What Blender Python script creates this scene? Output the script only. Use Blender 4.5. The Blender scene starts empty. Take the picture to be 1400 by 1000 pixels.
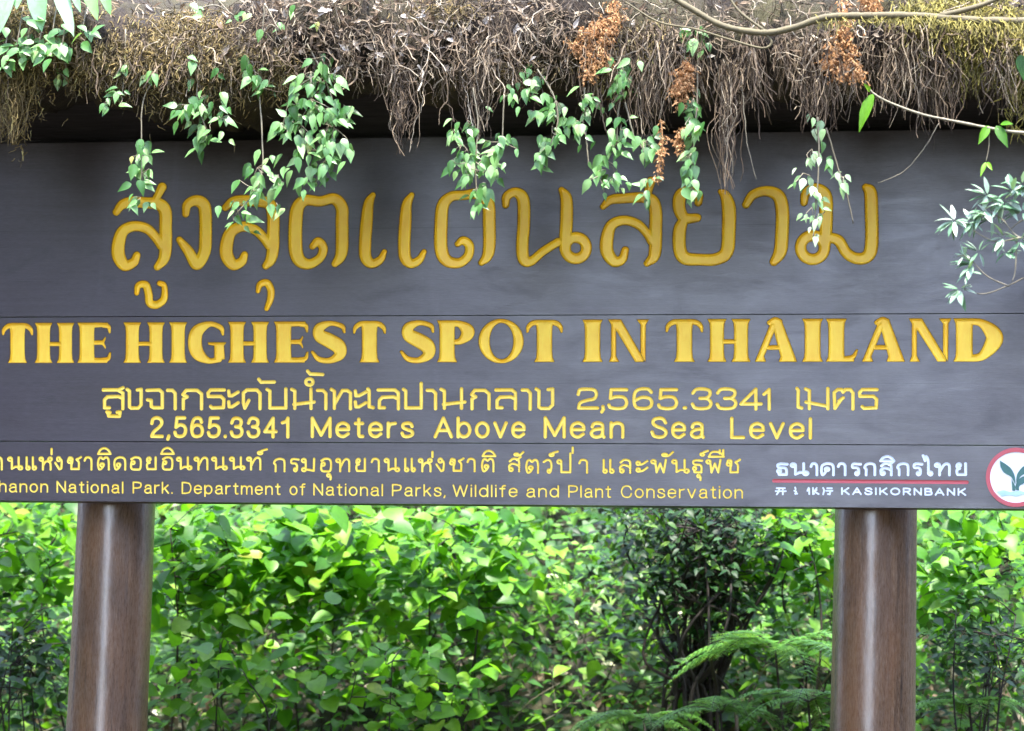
import bpy, bmesh, math, random
import numpy as np
from mathutils import Vector, Matrix
from mathutils.geometry import delaunay_2d_cdt

random.seed(7)
RNG = np.random.default_rng(7)
R = math.radians
S = bpy.context.scene
COL = S.collection

# ---------------------------------------------------------------- camera
# Photograph measured in its own 1400x1000 pixels: vanishing points of the boards and of the posts.
F = 4540.0
def _v(px, py): return np.array([(px - 700) / F, -(py - 500) / F, 1.0])
_dx = -_v(-21300, 513); _dx /= np.linalg.norm(_dx)                 # world X (along the sign) in camera axes (right, up, forward)
_dz = _v(1618, -31755); _dz -= _dx * (_dx @ _dz); _dz /= np.linalg.norm(_dz)   # world Z
_dy = -np.cross(_dz, _dx)                                          # camera axes are left handed (right, up, forward)
if _dy[2] < 0: _dy = -_dy
W = np.stack([_dx, _dy, _dz])                                      # world = W @ cam
D0 = 9.08
CAM = np.array([0, 0, 1.6])
_c = W @ np.array([0, 0, D0])
CAM = np.array([-_c[0], -_c[1], 1.6])                              # the sign's front lies on y = 0
def at(px, py, Y=0.0):
    d = W @ _v(px, py)
    t = (Y - CAM[1]) / d[1]
    return CAM + d * t
cam = bpy.data.cameras.new('camera'); cam.sensor_fit = 'HORIZONTAL'; cam.sensor_width = 36
cam.lens = F / 1400 * 36; cam.clip_start = 0.1; cam.clip_end = 2000
camo = bpy.data.objects.new('camera', cam); COL.objects.link(camo)
_m = np.eye(4); _m[:3, 0] = W[:, 0]; _m[:3, 1] = W[:, 1]; _m[:3, 2] = -W[:, 2]; _m[:3, 3] = CAM
camo.matrix_world = Matrix(_m.tolist()); S.camera = camo
cam.dof.use_dof = True; cam.dof.focus_distance = 9.0; cam.dof.aperture_fstop = 4.0

# ---------------------------------------------------------------- light
SUN_EL, SUN_AZ = 73.0, 168.0          # azimuth measured clockwise from +Y; a high sun, a little in front of the sign
wd = bpy.data.worlds.new('World'); S.world = wd; wd.use_nodes = True
nt = wd.node_tree; nt.nodes.clear()
sky = nt.nodes.new('ShaderNodeTexSky'); sky.sky_type = 'NISHITA'; sky.sun_disc = False
sky.sun_elevation = R(SUN_EL); sky.sun_rotation = R(SUN_AZ); sky.altitude = 2500; sky.dust_density = 4.0; sky.ozone_density = 0.6
bg = nt.nodes.new('ShaderNodeBackground'); bg.inputs[1].default_value = 0.15
wo = nt.nodes.new('ShaderNodeOutputWorld')
hs = nt.nodes.new('ShaderNodeHueSaturation'); hs.inputs['Saturation'].default_value = 0.72; hs.inputs['Hue'].default_value = 0.514; hs.inputs['Value'].default_value = 1.1   # thin white cloud over the blue
nt.links.new(sky.outputs[0], hs.inputs['Color']); nt.links.new(hs.outputs[0], bg.inputs[0]); nt.links.new(bg.outputs[0], wo.inputs[0])
sl = bpy.data.lights.new('sun', 'SUN'); sl.energy = 1.6; sl.angle = R(5); sl.color = (1, 0.95, 0.87)
so = bpy.data.objects.new('sun', sl); COL.objects.link(so)
_sd = Vector((math.sin(R(SUN_AZ)) * math.cos(R(SUN_EL)), math.cos(R(SUN_AZ)) * math.cos(R(SUN_EL)), math.sin(R(SUN_EL))))
so.rotation_euler = (-_sd).to_track_quat('-Z', 'Y').to_euler(); so.location = (0, -6, 12)
S.view_settings.view_transform = 'Standard'; S.view_settings.look = 'None'
S.view_settings.exposure = 3.72; S.view_settings.gamma = 1.0
S.render.engine = 'CYCLES'
S.cycles.max_bounces = 8; S.cycles.transparent_max_bounces = 8

# ---------------------------------------------------------------- materials
def srgb(r, g, b):
    f = lambda c: (c / 255 / 12.92) if c / 255 <= 0.04045 else ((c / 255 + 0.055) / 1.055) ** 2.4
    return (f(r), f(g), f(b), 1)
class Mat:
    def __init__(s, name):
        s.m = bpy.data.materials.new(name); s.m.use_nodes = True
        s.t = s.m.node_tree; s.t.nodes.clear()
        s.out = s.n('ShaderNodeOutputMaterial')
        s.p = s.n('ShaderNodeBsdfPrincipled')
        s.l(s.p.outputs[0], s.out.inputs[0])
    def n(s, k, **kw):
        q = s.t.nodes.new(k)
        for a, b in kw.items(): setattr(q, a, b)
        return q
    def l(s, a, b): s.t.links.new(a, b)
    def coord(s, scale=(1, 1, 1)):
        c = s.n('ShaderNodeTexCoord'); m = s.n('ShaderNodeMapping'); m.inputs['Scale'].default_value = scale
        s.l(c.outputs['Object'], m.inputs[0]); return m.outputs[0]
    def noise(s, vec, scale, detail=4, rough=0.55, dist=0):
        q = s.n('ShaderNodeTexNoise'); q.inputs['Scale'].default_value = scale; q.inputs['Detail'].default_value = detail
        q.inputs['Roughness'].default_value = rough; q.inputs['Distortion'].default_value = dist
        if vec is not None: s.l(vec, q.inputs['Vector'])
        return q.outputs['Fac']
    def ramp(s, fac, stops, interp='LINEAR'):
        q = s.n('ShaderNodeValToRGB'); q.color_ramp.interpolation = interp
        e = q.color_ramp.elements
        while len(e) < len(stops): e.new(0.5)
        for k, (p, c) in zip(e, stops):
            k.position = p; k.color = c if len(c) == 4 else (*c, 1)
        s.l(fac, q.inputs[0]); return q.outputs[0]
    def mix(s, fac, a, b, mode='MIX'):
        q = s.n('ShaderNodeMix', data_type='RGBA', blend_type=mode)
        for i, v in ((0, fac), (6, a), (7, b)):
            if hasattr(v, 'node'): s.l(v, q.inputs[i])
            else: q.inputs[i].default_value = v
        return q.outputs[2]
    def bump(s, h, dist, strength=1.0):
        q = s.n('ShaderNodeBump'); q.inputs['Distance'].default_value = dist; q.inputs['Strength'].default_value = strength
        s.l(h, q.inputs['Height']); s.l(q.outputs[0], s.p.inputs['Normal'])
    def set(s, **kw):
        for k, v in kw.items():
            i = s.p.inputs[k.replace('_', ' ')]
            if hasattr(v, 'node'): s.l(v, i)
            else: i.default_value = v
        return s

def board_mat():
    M = Mat('weathered_board')
    g = M.noise(M.coord((0.9, 1, 26)), 4, 7, 0.62, 0.5)
    big = M.noise(M.coord((0.55, 1, 1.3)), 1.9, 3, 0.6)
    blot = M.noise(M.coord((1.6, 1, 4.5)), 3.2, 5, 0.65, 0.6)
    fine = M.noise(M.coord((5, 1, 40)), 9, 5, 0.7)
    speck = M.noise(M.coord((1, 1, 2.2)), 46, 3, 0.6)
    drip = M.noise(M.coord((9, 1, 0.7)), 2.2, 4, 0.6)
    c = M.ramp(big, [(0.34, (0.029, 0.020, 0.016)), (0.62, (0.039, 0.030, 0.036))])
    c = M.mix(M.ramp(g, [(0.38, (0, 0, 0)), (0.78, (0.8,) * 3)]), c, (0.056, 0.045, 0.052, 1))
    c = M.mix(M.ramp(blot, [(0.54, (0, 0, 0)), (0.70, (0.7,) * 3)]), c, (0.017, 0.012, 0.012, 1))
    c = M.mix(M.ramp(drip, [(0.58, (0, 0, 0)), (0.76, (0.35,) * 3)]), c, (0.075, 0.066, 0.076, 1))
    c = M.mix(0.28, c, M.ramp(fine, [(0.3, (0.02, 0.016, 0.017)), (0.7, (0.10, 0.09, 0.105))]))
    c = M.mix(M.ramp(speck, [(0.71, (0, 0, 0)), (0.76, (0.8,) * 3)]), c, (0.02, 0.016, 0.016, 1))
    M.set(Base_Color=c, Roughness=M.ramp(blot, [(0.35, (0.30,) * 3), (0.7, (0.44,) * 3)]), Specular_IOR_Level=0.52, Coat_Weight=0.20, Coat_Roughness=0.30)
    tc = M.n('ShaderNodeTexCoord'); sx = M.n('ShaderNodeSeparateXYZ'); M.l(tc.outputs['Object'], sx.inputs[0])
    for q, zj in enumerate((at(1250, 305.5)[2], at(300, 524)[2])):          # faint glued joints inside the wide planks
        df = M.n('ShaderNodeMath', operation='COMPARE'); M.l(sx.outputs[2], df.inputs[0]); df.inputs[1].default_value = zj; df.inputs[2].default_value = 0.0011
        nn = M.noise(M.coord((1.1, 1, 1)), 2.4 + q, 2); ml_ = M.n('ShaderNodeMath', operation='MULTIPLY'); M.l(df.outputs[0], ml_.inputs[0]); M.l(M.ramp(nn, [(0.42, (0.1,) * 3), (0.6, (0.85,) * 3)]), ml_.inputs[1])
        c = M.mix(ml_.outputs[0], c, (0.012, 0.009, 0.009, 1))
    ck = M.noise(M.coord((0.5, 1, 60)), 5, 3, 0.5); c = M.mix(M.ramp(ck, [(0.70, (0, 0, 0)), (0.73, (0.7,) * 3)]), c, (0.012, 0.009, 0.009, 1))
    M.l(c, M.p.inputs['Base Color'])
    M.bump(M.mix(0.5, g, fine), 0.0012, 0.45)
    return M.m
def paint(name, a, b, rough=0.45, rim=0):
    M = Mat(name)
    n = M.noise(M.coord(), 13, 5, 0.6); n2 = M.noise(M.coord((1, 1, 3)), 90, 4, 0.65); br = M.noise(M.coord((6, 1, 1)), 30, 4, 0.6)
    c = M.mix(M.ramp(n, [(0.35, (0, 0, 0)), (0.7, (1, 1, 1))]), a, b)
    c = M.mix(M.ramp(br, [(0.45, (0, 0, 0)), (0.75, (0.3,) * 3)]), c, (min(1, a[0] * 1.05), min(1, a[1] * 1.2), a[2] * 2, 1))
    c = M.mix(M.ramp(n2, [(0.66, (0, 0, 0)), (0.76, (0.6,) * 3)]), c, (a[0] * .35, a[1] * .3, a[2] * .5, 1))
    if rim:                                     # brown band along the routed rim: edge shading painted into the letter colour
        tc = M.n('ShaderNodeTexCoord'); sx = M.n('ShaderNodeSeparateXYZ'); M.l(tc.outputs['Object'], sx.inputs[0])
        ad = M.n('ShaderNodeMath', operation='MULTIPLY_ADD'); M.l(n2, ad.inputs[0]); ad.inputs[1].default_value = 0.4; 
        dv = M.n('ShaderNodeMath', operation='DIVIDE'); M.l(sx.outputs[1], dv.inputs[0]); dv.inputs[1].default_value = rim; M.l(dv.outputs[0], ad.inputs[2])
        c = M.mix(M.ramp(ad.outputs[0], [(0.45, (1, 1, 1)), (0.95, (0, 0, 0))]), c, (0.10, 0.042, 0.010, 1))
    M.set(Base_Color=c, Roughness=rough); M.bump(M.mix(0.5, n2, br), 0.0008, 0.6)
    return M.m
def post_mat():
    M = Mat('varnished_post')
    g = M.noise(M.coord((1, 1, 0.035)), 130, 7, 0.7, 0.15)
    g2 = M.noise(M.coord((1, 1, 0.22)), 10, 5, 0.65); sp = M.noise(M.coord((1, 1, 0.12)), 420, 4, 0.7); dk = M.noise(M.coord((1, 1, 0.5)), 5, 3)
    c = M.ramp(g, [(0.28, (0.020, 0.010, 0.004)), (0.5, (0.072, 0.037, 0.015)), (0.75, (0.155, 0.090, 0.042))])
    c = M.mix(M.ramp(g2, [(0.44, (0, 0, 0)), (0.66, (0.5,) * 3)]), c, (0.15, 0.066, 0.022, 1))
    c = M.mix(M.ramp(sp, [(0.56, (0, 0, 0)), (0.68, (0.55,) * 3)]), c, (0.23, 0.165, 0.105, 1))
    c = M.mix(M.ramp(dk, [(0.5, (0, 0, 0)), (0.7, (0.6,) * 3)]), c, (0.03, 0.016, 0.012, 1))
    M.set(Base_Color=c, Roughness=0.45, Specular_IOR_Level=0.35, Coat_Weight=0.62, Coat_IOR=1.75, Coat_Roughness=M.ramp(sp, [(0.3, (0.21,) * 3), (0.7, (0.38,) * 3)]))
    crk = M.noise(M.coord((1, 1, 0.05)), 38, 4, 0.6, 0.4)
    c = M.mix(M.ramp(crk, [(0.66, (0, 0, 0)), (0.69, (0.75,) * 3)]), c, (0.012, 0.007, 0.005, 1)); M.l(c, M.p.inputs['Base Color'])
    b1 = M.n('ShaderNodeBump'); b1.inputs['Distance'].default_value = 0.006; b1.inputs['Strength'].default_value = 0.5; M.l(M.noise(M.coord((1, 1, 0.4)), 14, 3, 0.5), b1.inputs['Height'])
    b2 = M.n('ShaderNodeBump'); b2.inputs['Distance'].default_value = 0.001; b2.inputs['Strength'].default_value = 0.6; M.l(M.mix(0.4, g, sp), b2.inputs['Height'])
    M.l(b1.outputs[0], b2.inputs['Normal']); M.l(b2.outputs[0], M.p.inputs['Normal']); M.l(b1.outputs[0], M.p.inputs['Coat Normal'])
    return M.m
def dark_wood():
    M = Mat('dark_beam_wood')
    g = M.noise(M.coord((1.5, 1, 30)), 5, 5, 0.6)
    M.set(Base_Color=M.ramp(g, [(0.3, (0.018, 0.014, 0.016)), (0.8, (0.05, 0.04, 0.046))]), Roughness=0.7)
    M.bump(g, 0.002, 0.8); return M.m
def leaf_mat(name, stops, rough=0.38, trans=0.3, tcol=(0.35, 0.6, 0.06, 1), spec=0.5, veins=0.0):
    M = Mat(name)
    geo = M.n('ShaderNodeNewGeometry')
    n = M.noise(M.coord(), 55, 3, 0.6)
    c = M.ramp(geo.outputs['Random Per Island'], stops)
    c = M.mix(M.ramp(n, [(0.4, (0, 0, 0)), (0.75, (0.4,) * 3)]), c, (stops[0][1][0] * .6, stops[0][1][1] * .6, stops[0][1][2] * .6, 1))
    M.set(Base_Color=c, Roughness=rough, Specular_IOR_Level=spec)
    tr = M.n('ShaderNodeBsdfTranslucent'); M.l(M.mix(0.5, c, tcol), tr.inputs[0])
    mx = M.n('ShaderNodeMixShader'); mx.inputs[0].default_value = trans
    M.l(M.p.outputs[0], mx.inputs[1]); M.l(tr.outputs[0], mx.inputs[2]); M.l(mx.outputs[0], M.out.inputs[0])
    return M.m
def strand_mat(name, stops, rough=0.8):
    M = Mat(name)
    geo = M.n('ShaderNodeNewGeometry')
    c = M.ramp(geo.outputs['Random Per Island'], stops)
    n = M.noise(M.coord(), 60, 3)
    c = M.mix(M.ramp(n, [(0.4, (0, 0, 0)), (0.8, (0.5,) * 3)]), c, (0.03, 0.022, 0.016, 1))
    M.set(Base_Color=c, Roughness=rough); return M.m
def earth_mat(name, a, b, c3):
    M = Mat(name)
    n = M.noise(M.coord(), 22, 8, 0.7); n2 = M.noise(M.coord(), 5, 4, 0.6)
    c = M.ramp(n, [(0.3, a), (0.55, b), (0.75, c3)])
    c = M.mix(M.ramp(n2, [(0.45, (0, 0, 0)), (0.65, (0.7,) * 3)]), c, (0.06, 0.055, 0.02, 1))
    M.set(Base_Color=c, Roughness=0.95); M.bump(n, 0.02, 1.0); return M.m

M_BOARD = board_mat(); M_POST = post_mat(); M_BEAM = dark_wood()
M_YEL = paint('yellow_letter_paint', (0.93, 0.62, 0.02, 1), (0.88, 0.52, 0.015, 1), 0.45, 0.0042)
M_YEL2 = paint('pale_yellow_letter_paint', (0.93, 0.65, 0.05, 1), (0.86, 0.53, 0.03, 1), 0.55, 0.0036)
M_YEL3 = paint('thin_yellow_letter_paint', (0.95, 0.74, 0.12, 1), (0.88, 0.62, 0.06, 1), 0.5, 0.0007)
M_WHITE = paint('white_letter_paint', (0.75, 0.80, 0.84, 1), (0.6, 0.68, 0.74, 1), 0.5)
M_RED = paint('red_paint', (0.50, 0.07, 0.08, 1), (0.45, 0.09, 0.10, 1), 0.5)
M_DISC = paint('white_disc_paint', (0.82, 0.83, 0.85, 1), (0.76, 0.77, 0.8, 1), 0.45)
M_TEAL = paint('teal_paint', (0.018, 0.105, 0.088, 1), (0.03, 0.14, 0.115, 1), 0.45)
M_PALE = paint('pale_teal_paint', (0.42, 0.62, 0.68, 1), (0.35, 0.55, 0.62, 1), 0.45)
M_VINE = leaf_mat('vine_leaf', [(0, (0.03, 0.11, 0.02)), (0.35, (0.085, 0.22, 0.055)), (0.7, (0.16, 0.32, 0.10)), (0.96, (0.27, 0.43, 0.17)), (1, (0.45, 0.40, 0.10))], 0.4, 0.3)
M_PALEVINE = leaf_mat('pale_vine_leaf', [(0, (0.09, 0.22, 0.06)), (0.5, (0.20, 0.34, 0.14)), (1, (0.36, 0.46, 0.28))], 0.35, 0.2)
M_WHORL = leaf_mat('whorl_leaf', [(0, (0.08, 0.19, 0.09)), (0.5, (0.17, 0.29, 0.18)), (1, (0.36, 0.45, 0.36))], 0.32, 0.12, spec=0.7)
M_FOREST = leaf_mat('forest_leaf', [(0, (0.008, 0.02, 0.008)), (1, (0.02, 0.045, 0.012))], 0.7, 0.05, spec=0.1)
M_LIME = leaf_mat('bright_shrub_leaf', [(0, (0.016, 0.075, 0.008)), (0.3, (0.065, 0.22, 0.010)), (0.7, (0.13, 0.33, 0.012)), (0.985, (0.20, 0.38, 0.02)), (0.995, (0.36, 0.38, 0.05)), (1, (0.30, 0.19, 0.07))], 0.45, 0.45, (0.22, 0.62, 0.01, 1), 0.3)
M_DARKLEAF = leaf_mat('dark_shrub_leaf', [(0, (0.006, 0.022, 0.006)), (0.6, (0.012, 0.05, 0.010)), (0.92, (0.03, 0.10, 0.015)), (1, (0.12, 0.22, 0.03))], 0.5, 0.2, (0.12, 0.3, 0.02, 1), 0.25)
M_MIDLEAF = leaf_mat('undergrowth_leaf', [(0, (0.012, 0.05, 0.007)), (0.5, (0.045, 0.15, 0.010)), (0.88, (0.12, 0.27, 0.018)), (0.97, (0.22, 0.34, 0.05)), (1, (0.42, 0.40, 0.28))], 0.42, 0.38, (0.24, 0.58, 0.02, 1), 0.35)
M_FERN = leaf_mat('fern_leaf', [(0, (0.03, 0.12, 0.015)), (0.6, (0.07, 0.22, 0.025)), (1, (0.15, 0.33, 0.04))], 0.5, 0.35)
M_DEADFERN = leaf_mat('dead_fern', [(0, (0.24, 0.115, 0.05)), (0.5, (0.50, 0.27, 0.12)), (1, (0.66, 0.43, 0.22))], 0.8, 0.25, (0.5, 0.2, 0.05, 1), 0.1)
M_DEADLEAF = leaf_mat('dead_leaf', [(0, (0.07, 0.045, 0.027)), (0.5, (0.18, 0.13, 0.085)), (0.85, (0.34, 0.29, 0.23)), (1, (0.6, 0.57, 0.52))], 0.7, 0.1, (0.4, 0.25, 0.1, 1), 0.2)
M_STRAW = strand_mat('straw_strands', [(0, (0.026, 0.016, 0.008)), (0.4, (0.085, 0.056, 0.030)), (0.75, (0.19, 0.14, 0.085)), (0.95, (0.36, 0.30, 0.21)), (1, (0.52, 0.46, 0.36))])
M_ROOT = strand_mat('root_strands', [(0, (0.026, 0.016, 0.008)), (0.5, (0.095, 0.060, 0.030)), (0.85, (0.20, 0.145, 0.085)), (1, (0.42, 0.35, 0.24))])
M_MOSS = strand_mat('moss_strands', [(0, (0.04, 0.030, 0.008)), (0.5, (0.11, 0.075, 0.018)), (0.9, (0.20, 0.14, 0.035)), (1, (0.26, 0.23, 0.08))])
M_GMOSS = strand_mat('yellow_moss_strands', [(0, (0.08, 0.075, 0.012)), (0.6, (0.2, 0.17, 0.025)), (1, (0.33, 0.27, 0.05))])
M_STEM = strand_mat('stem', [(0, (0.10, 0.085, 0.05)), (1, (0.25, 0.22, 0.15))], 0.6)
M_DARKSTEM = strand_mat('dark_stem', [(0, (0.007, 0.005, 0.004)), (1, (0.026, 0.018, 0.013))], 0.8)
M_BRANCH = strand_mat('branch_bark', [(0, (0.085, 0.070, 0.03)), (1, (0.12, 0.10, 0.05))], 0.8)
M_EAVE = earth_mat('roof_humus', (0.008, 0.006, 0.004), (0.024, 0.016, 0.010), (0.06, 0.043, 0.028))
M_HILL = earth_mat('hill_soil', (0.006, 0.006, 0.003), (0.016, 0.015, 0.007), (0.035, 0.03, 0.017))
M_PATH = earth_mat('trodden_ground', (0.03, 0.028, 0.02), (0.05, 0.046, 0.034), (0.075, 0.07, 0.055))

# ---------------------------------------------------------------- object helpers
def tag(o, label=None, cat=None, group=None, kind=None):
    for k, v in (('label', label), ('category', cat), ('group', group), ('kind', kind)):
        if v: o[k] = v
    return o
def link(name, me, mat, parent=None, smooth=False):
    o = bpy.data.objects.new(name, me); COL.objects.link(o)
    if mat and not me.materials: me.materials.append(mat)
    if smooth: me.polygons.foreach_set('use_smooth', [True] * len(me.polygons))
    if parent is not None:
        o.parent = parent; o.matrix_parent_inverse = Matrix.Translation(-parent.location)
    return o
def empty(name, loc):
    o = bpy.data.objects.new(name, None); COL.objects.link(o); o.location = Vector(loc); o.empty_display_size = 0.1
    return o
def catmull(pts, n=6, closed=False):
    P = np.array(pts, float)
    if len(P) < 3 and not closed:
        t = np.linspace(0, 1, n * 2)[:, None]; return P[0] * (1 - t) + P[-1] * t
    if closed: E = np.vstack([P[-1:], P, P[:2]]); m = len(P)
    else: E = np.vstack([2 * P[0] - P[1], P, 2 * P[-1] - P[-2]]); m = len(P) - 1
    out = []
    t = np.linspace(0, 1, n, endpoint=False)[:, None]
    for i in range(m):
        a, b, c, d = E[i:i + 4]
        out.append(0.5 * ((2 * b) + (c - a) * t + (2 * a - 5 * b + 4 * c - d) * t ** 2 + (3 * b - a - 3 * c + d) * t ** 3))
    if not closed: out.append(P[-1:])
    return np.vstack(out)
class MB:
    def __init__(s): s.v = []; s.f = []; s.k = 0
    def add(s, verts, faces):
        s.v.append(np.asarray(verts, float)); k = s.k
        s.f.extend([tuple(i + k for i in q) for q in faces]); s.k += len(verts)
    def tube(s, pts, r0, r1=None, seg=5, lump=0.0):
        P = np.asarray(pts, float); n = len(P); r1 = r0 if r1 is None else r1
        T = np.gradient(P, axis=0); T /= np.linalg.norm(T, axis=1)[:, None] + 1e-12
        ref = np.array([0.3, 0.9, 0.2]); A = np.cross(T, ref); A /= np.linalg.norm(A, axis=1)[:, None] + 1e-9
        B = np.cross(T, A); rr = np.linspace(r0, r1, n)
        if lump: rr = rr * (1 + lump * RNG.uniform(-1, 1, n))
        an = np.arange(seg) * 2 * math.pi / seg
        V = (P[:, None, :] + rr[:, None, None] * (np.cos(an)[None, :, None] * A[:, None, :] + np.sin(an)[None, :, None] * B[:, None, :])).reshape(-1, 3)
        fs = [(i * seg + j, i * seg + (j + 1) % seg, (i + 1) * seg + (j + 1) % seg, (i + 1) * seg + j) for i in range(n - 1) for j in range(seg)]
        fs.append(tuple(range(seg))[::-1]); fs.append(tuple((n - 1) * seg + j for j in range(seg)))
        s.add(V, fs)
    def leaf(s, base, d, up, L, w, kind='ovate', curl=0.25, fold=0.25):
        d = np.asarray(d, float); d = d / (np.linalg.norm(d) + 1e-9)
        up = np.asarray(up, float); sd = np.cross(d, up); sd /= np.linalg.norm(sd) + 1e-9; n = np.cross(sd, d)
        V, fs = LEAF[kind]
        x, y = V[:, 0], V[:, 1]
        z = fold * np.abs(x) * w - curl * L * y ** 2
        s.add(np.asarray(base)[None] + sd[None] * (x * w)[:, None] + d[None] * (y * L)[:, None] + n[None] * z[:, None], fs)
    def box(s, a, b):
        (x0, y0, z0), (x1, y1, z1) = a, b
        s.add([(x0, y0, z0), (x1, y0, z0), (x1, y1, z0), (x0, y1, z0), (x0, y0, z1), (x1, y0, z1), (x1, y1, z1), (x0, y1, z1)],
              [(3, 2, 1, 0), (4, 5, 6, 7), (0, 1, 5, 4), (1, 2, 6, 5), (2, 3, 7, 6), (3, 0, 4, 7)])
    def build(s, name, mat, parent=None, smooth=False):
        me = bpy.data.meshes.new(name)
        V = np.vstack(s.v)
        if parent is not None: pass
        me.from_pydata(V.tolist(), [], s.f); me.update()
        return link(name, me, mat, parent, smooth)
def _leaf_tpl(prof):
    V = [(0, 0)]; n = len(prof)
    for y, w in prof: V += [(-w, y), (0, y), (w, y)]
    V.append((0, 1)); t = len(V) - 1
    fs = [(0, 2, 1), (0, 3, 2)]
    for i in range(n - 1):
        a = 1 + 3 * i; b = a + 3
        fs += [(a, a + 1, b + 1, b), (a + 1, a + 2, b + 2, b + 1)]
    a = 1 + 3 * (n - 1); fs += [(a, a + 1, t), (a + 1, a + 2, t)]
    return np.array(V, float), fs
LEAF = {'ovate': _leaf_tpl([(0.1, 0.28), (0.3, 0.5), (0.55, 0.46), (0.8, 0.22)]),
        'heart': _leaf_tpl([(-0.06, 0.3), (0.12, 0.5), (0.4, 0.5), (0.65, 0.36), (0.85, 0.15)]),
        'round': _leaf_tpl([(-0.05, 0.26), (0.1, 0.45), (0.35, 0.53), (0.62, 0.45), (0.84, 0.24)]),
        'point': _leaf_tpl([(0.08, 0.27), (0.25, 0.48), (0.5, 0.42), (0.75, 0.2), (0.9, 0.07)]),
        'lance': _leaf_tpl([(0.15, 0.3), (0.45, 0.5), (0.75, 0.34)]),
        'blade': _leaf_tpl([(0.1, 0.4), (0.3, 0.5), (0.6, 0.44), (0.85, 0.24)]),
        'small': _leaf_tpl([(0.35, 0.5), (0.7, 0.3)])}

# ================================================================ THE SETTING
def grid_mesh(name, xs, ys, zf, mat, kind='structure'):
    me = bpy.data.meshes.new(name); nx, ny = len(xs), len(ys)
    V = [(x, y, zf(x, y)) for y in ys for x in xs]
    fs = [(j * nx + i, j * nx + i + 1, (j + 1) * nx + i + 1, (j + 1) * nx + i) for j in range(ny - 1) for i in range(nx - 1)]
    me.from_pydata(V, [], fs); me.update()
    return tag(link(name, me, mat, None, True), kind=kind)
def hill_z(x, y):                              # a steep bank right behind the posts, easing into the slope
    b = 0.10 * math.sin(1.3 * x + 0.7 * y) + 0.07 * math.sin(2.9 * x - 1.1 * y + 1)
    return float(np.interp(y, [0.8, 1.2, 1.9, 9, 400], [0, 0.55, 1.75, 6.7, 40])) + b * min(1, max(0, y - 0.7))
xs = [-400, -150, -60, -25] + list(np.linspace(-12, 12, 61)) + [25, 60, 150, 400]
ys = [-400, -150, -60, -25, -12, -6, -3, -1] + list(np.linspace(0, 3, 31)) + list(np.linspace(3.4, 12, 20)) + [20, 40, 90, 200, 400]
ground = grid_mesh('ground', xs, ys, hill_z, M_HILL)
grid_mesh('path', list(np.linspace(-7, 7, 15)), list(np.linspace(-14, -0.9, 14)), lambda x, y: 0.004, M_PATH)

# the wood on the far side of the clearing, open only where the path comes in: it is what the varnish mirrors
_mb = MB(); _ca = math.atan2(CAM[0], -CAM[1])
for k in range(18000):
    a = RNG.uniform(-1.75, -0.235) if RNG.random() < .5 else RNG.uniform(0.135, 1.9)
    rad = RNG.uniform(15.0, 19.5)
    z = RNG.uniform(0, 1) ** 0.8 * (9.0 + 4.5 * (a < 0) + 1.6 * math.sin(5 * a) + math.sin(13 * a))
    d = RNG.normal(0, 1, 3)
    _mb.leaf((rad * math.sin(a), -rad * math.cos(a), z), d, RNG.normal(0, 1, 3), RNG.uniform(.6, 1.0), .75, 'small', .2, .3)
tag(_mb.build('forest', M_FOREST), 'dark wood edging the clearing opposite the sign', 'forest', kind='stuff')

# ================================================================ THE SIGN
sign = empty('park_sign', (0, 0, 0))
tag(sign, 'dark plank sign with carved yellow lettering on two brown posts under a mossy roof', 'sign')
U = 500.0                                    # carving is drawn in units of 2 mm on the board's own plane
def P2(px, py):
    p = at(px, py); return np.array([p[0] * U, p[2] * U])
def unit_scale(px, py):
    a = P2(px, py); b = P2(px + 1, py); return np.linalg.norm(b - a)
# ---- signed distances
def sd_stroke(G, pts):                        # pts: (x, y, r) dense samples
    out = np.full(len(G), 1e3)
    for q in np.array_split(pts, max(1, len(pts) // 40)):
        d = np.sqrt((G[:, 0:1] - q[None, :, 0]) ** 2 + (G[:, 1:2] - q[None, :, 1]) ** 2) - q[None, :, 2]
        out = np.minimum(out, d.min(1))
    return out
def sd_segments(G, A, B):                     # even-odd inside test and distance, unordered segments
    out = np.full(len(G), 1e6); par = np.zeros(len(G), int)
    for s0 in range(0, len(A), 60):
        a, b = A[s0:s0 + 60], B[s0:s0 + 60]
        ab = b - a; L2 = (ab ** 2).sum(1) + 1e-12
        gx, gy = G[:, 0:1], G[:, 1:2]
        t = np.clip(((gx - a[None, :, 0]) * ab[None, :, 0] + (gy - a[None, :, 1]) * ab[None, :, 1]) / L2[None], 0, 1)
        dx = gx - (a[None, :, 0] + t * ab[None, :, 0]); dy = gy - (a[None, :, 1] + t * ab[None, :, 1])
        out = np.minimum(out, np.sqrt((dx * dx + dy * dy).min(1)))
        c = (a[None, :, 1] > gy) != (b[None, :, 1] > gy)
        with np.errstate(divide='ignore', invalid='ignore'):
            xi = a[None, :, 0] + (gy - a[None, :, 1]) * ab[None, :, 0] / np.where(ab[None, :, 1] == 0, 1e-12, ab[None, :, 1])
        par += (c & (gx < xi)).sum(1)
    return np.where(par % 2 == 1, -out, out)
def sd_prim(G, p):
    if p[0] == 's': return sd_stroke(G, p[1])
    A, B = p[1]
    return sd_segments(G, A, B) - p[2]
def bbox(prims):
    lo = np.array([1e9, 1e9]); hi = -lo
    for p in prims:
        if p[0] == 's': Q = p[1][:, :2]; r = p[1][:, 2].max()
        else: Q = np.vstack(p[1]); r = p[2]
        lo = np.minimum(lo, Q.min(0) - r); hi = np.maximum(hi, Q.max(0) + r)
    return lo, hi
HOLES = []                                    # every carved outline, cut out of the plank fronts
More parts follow.
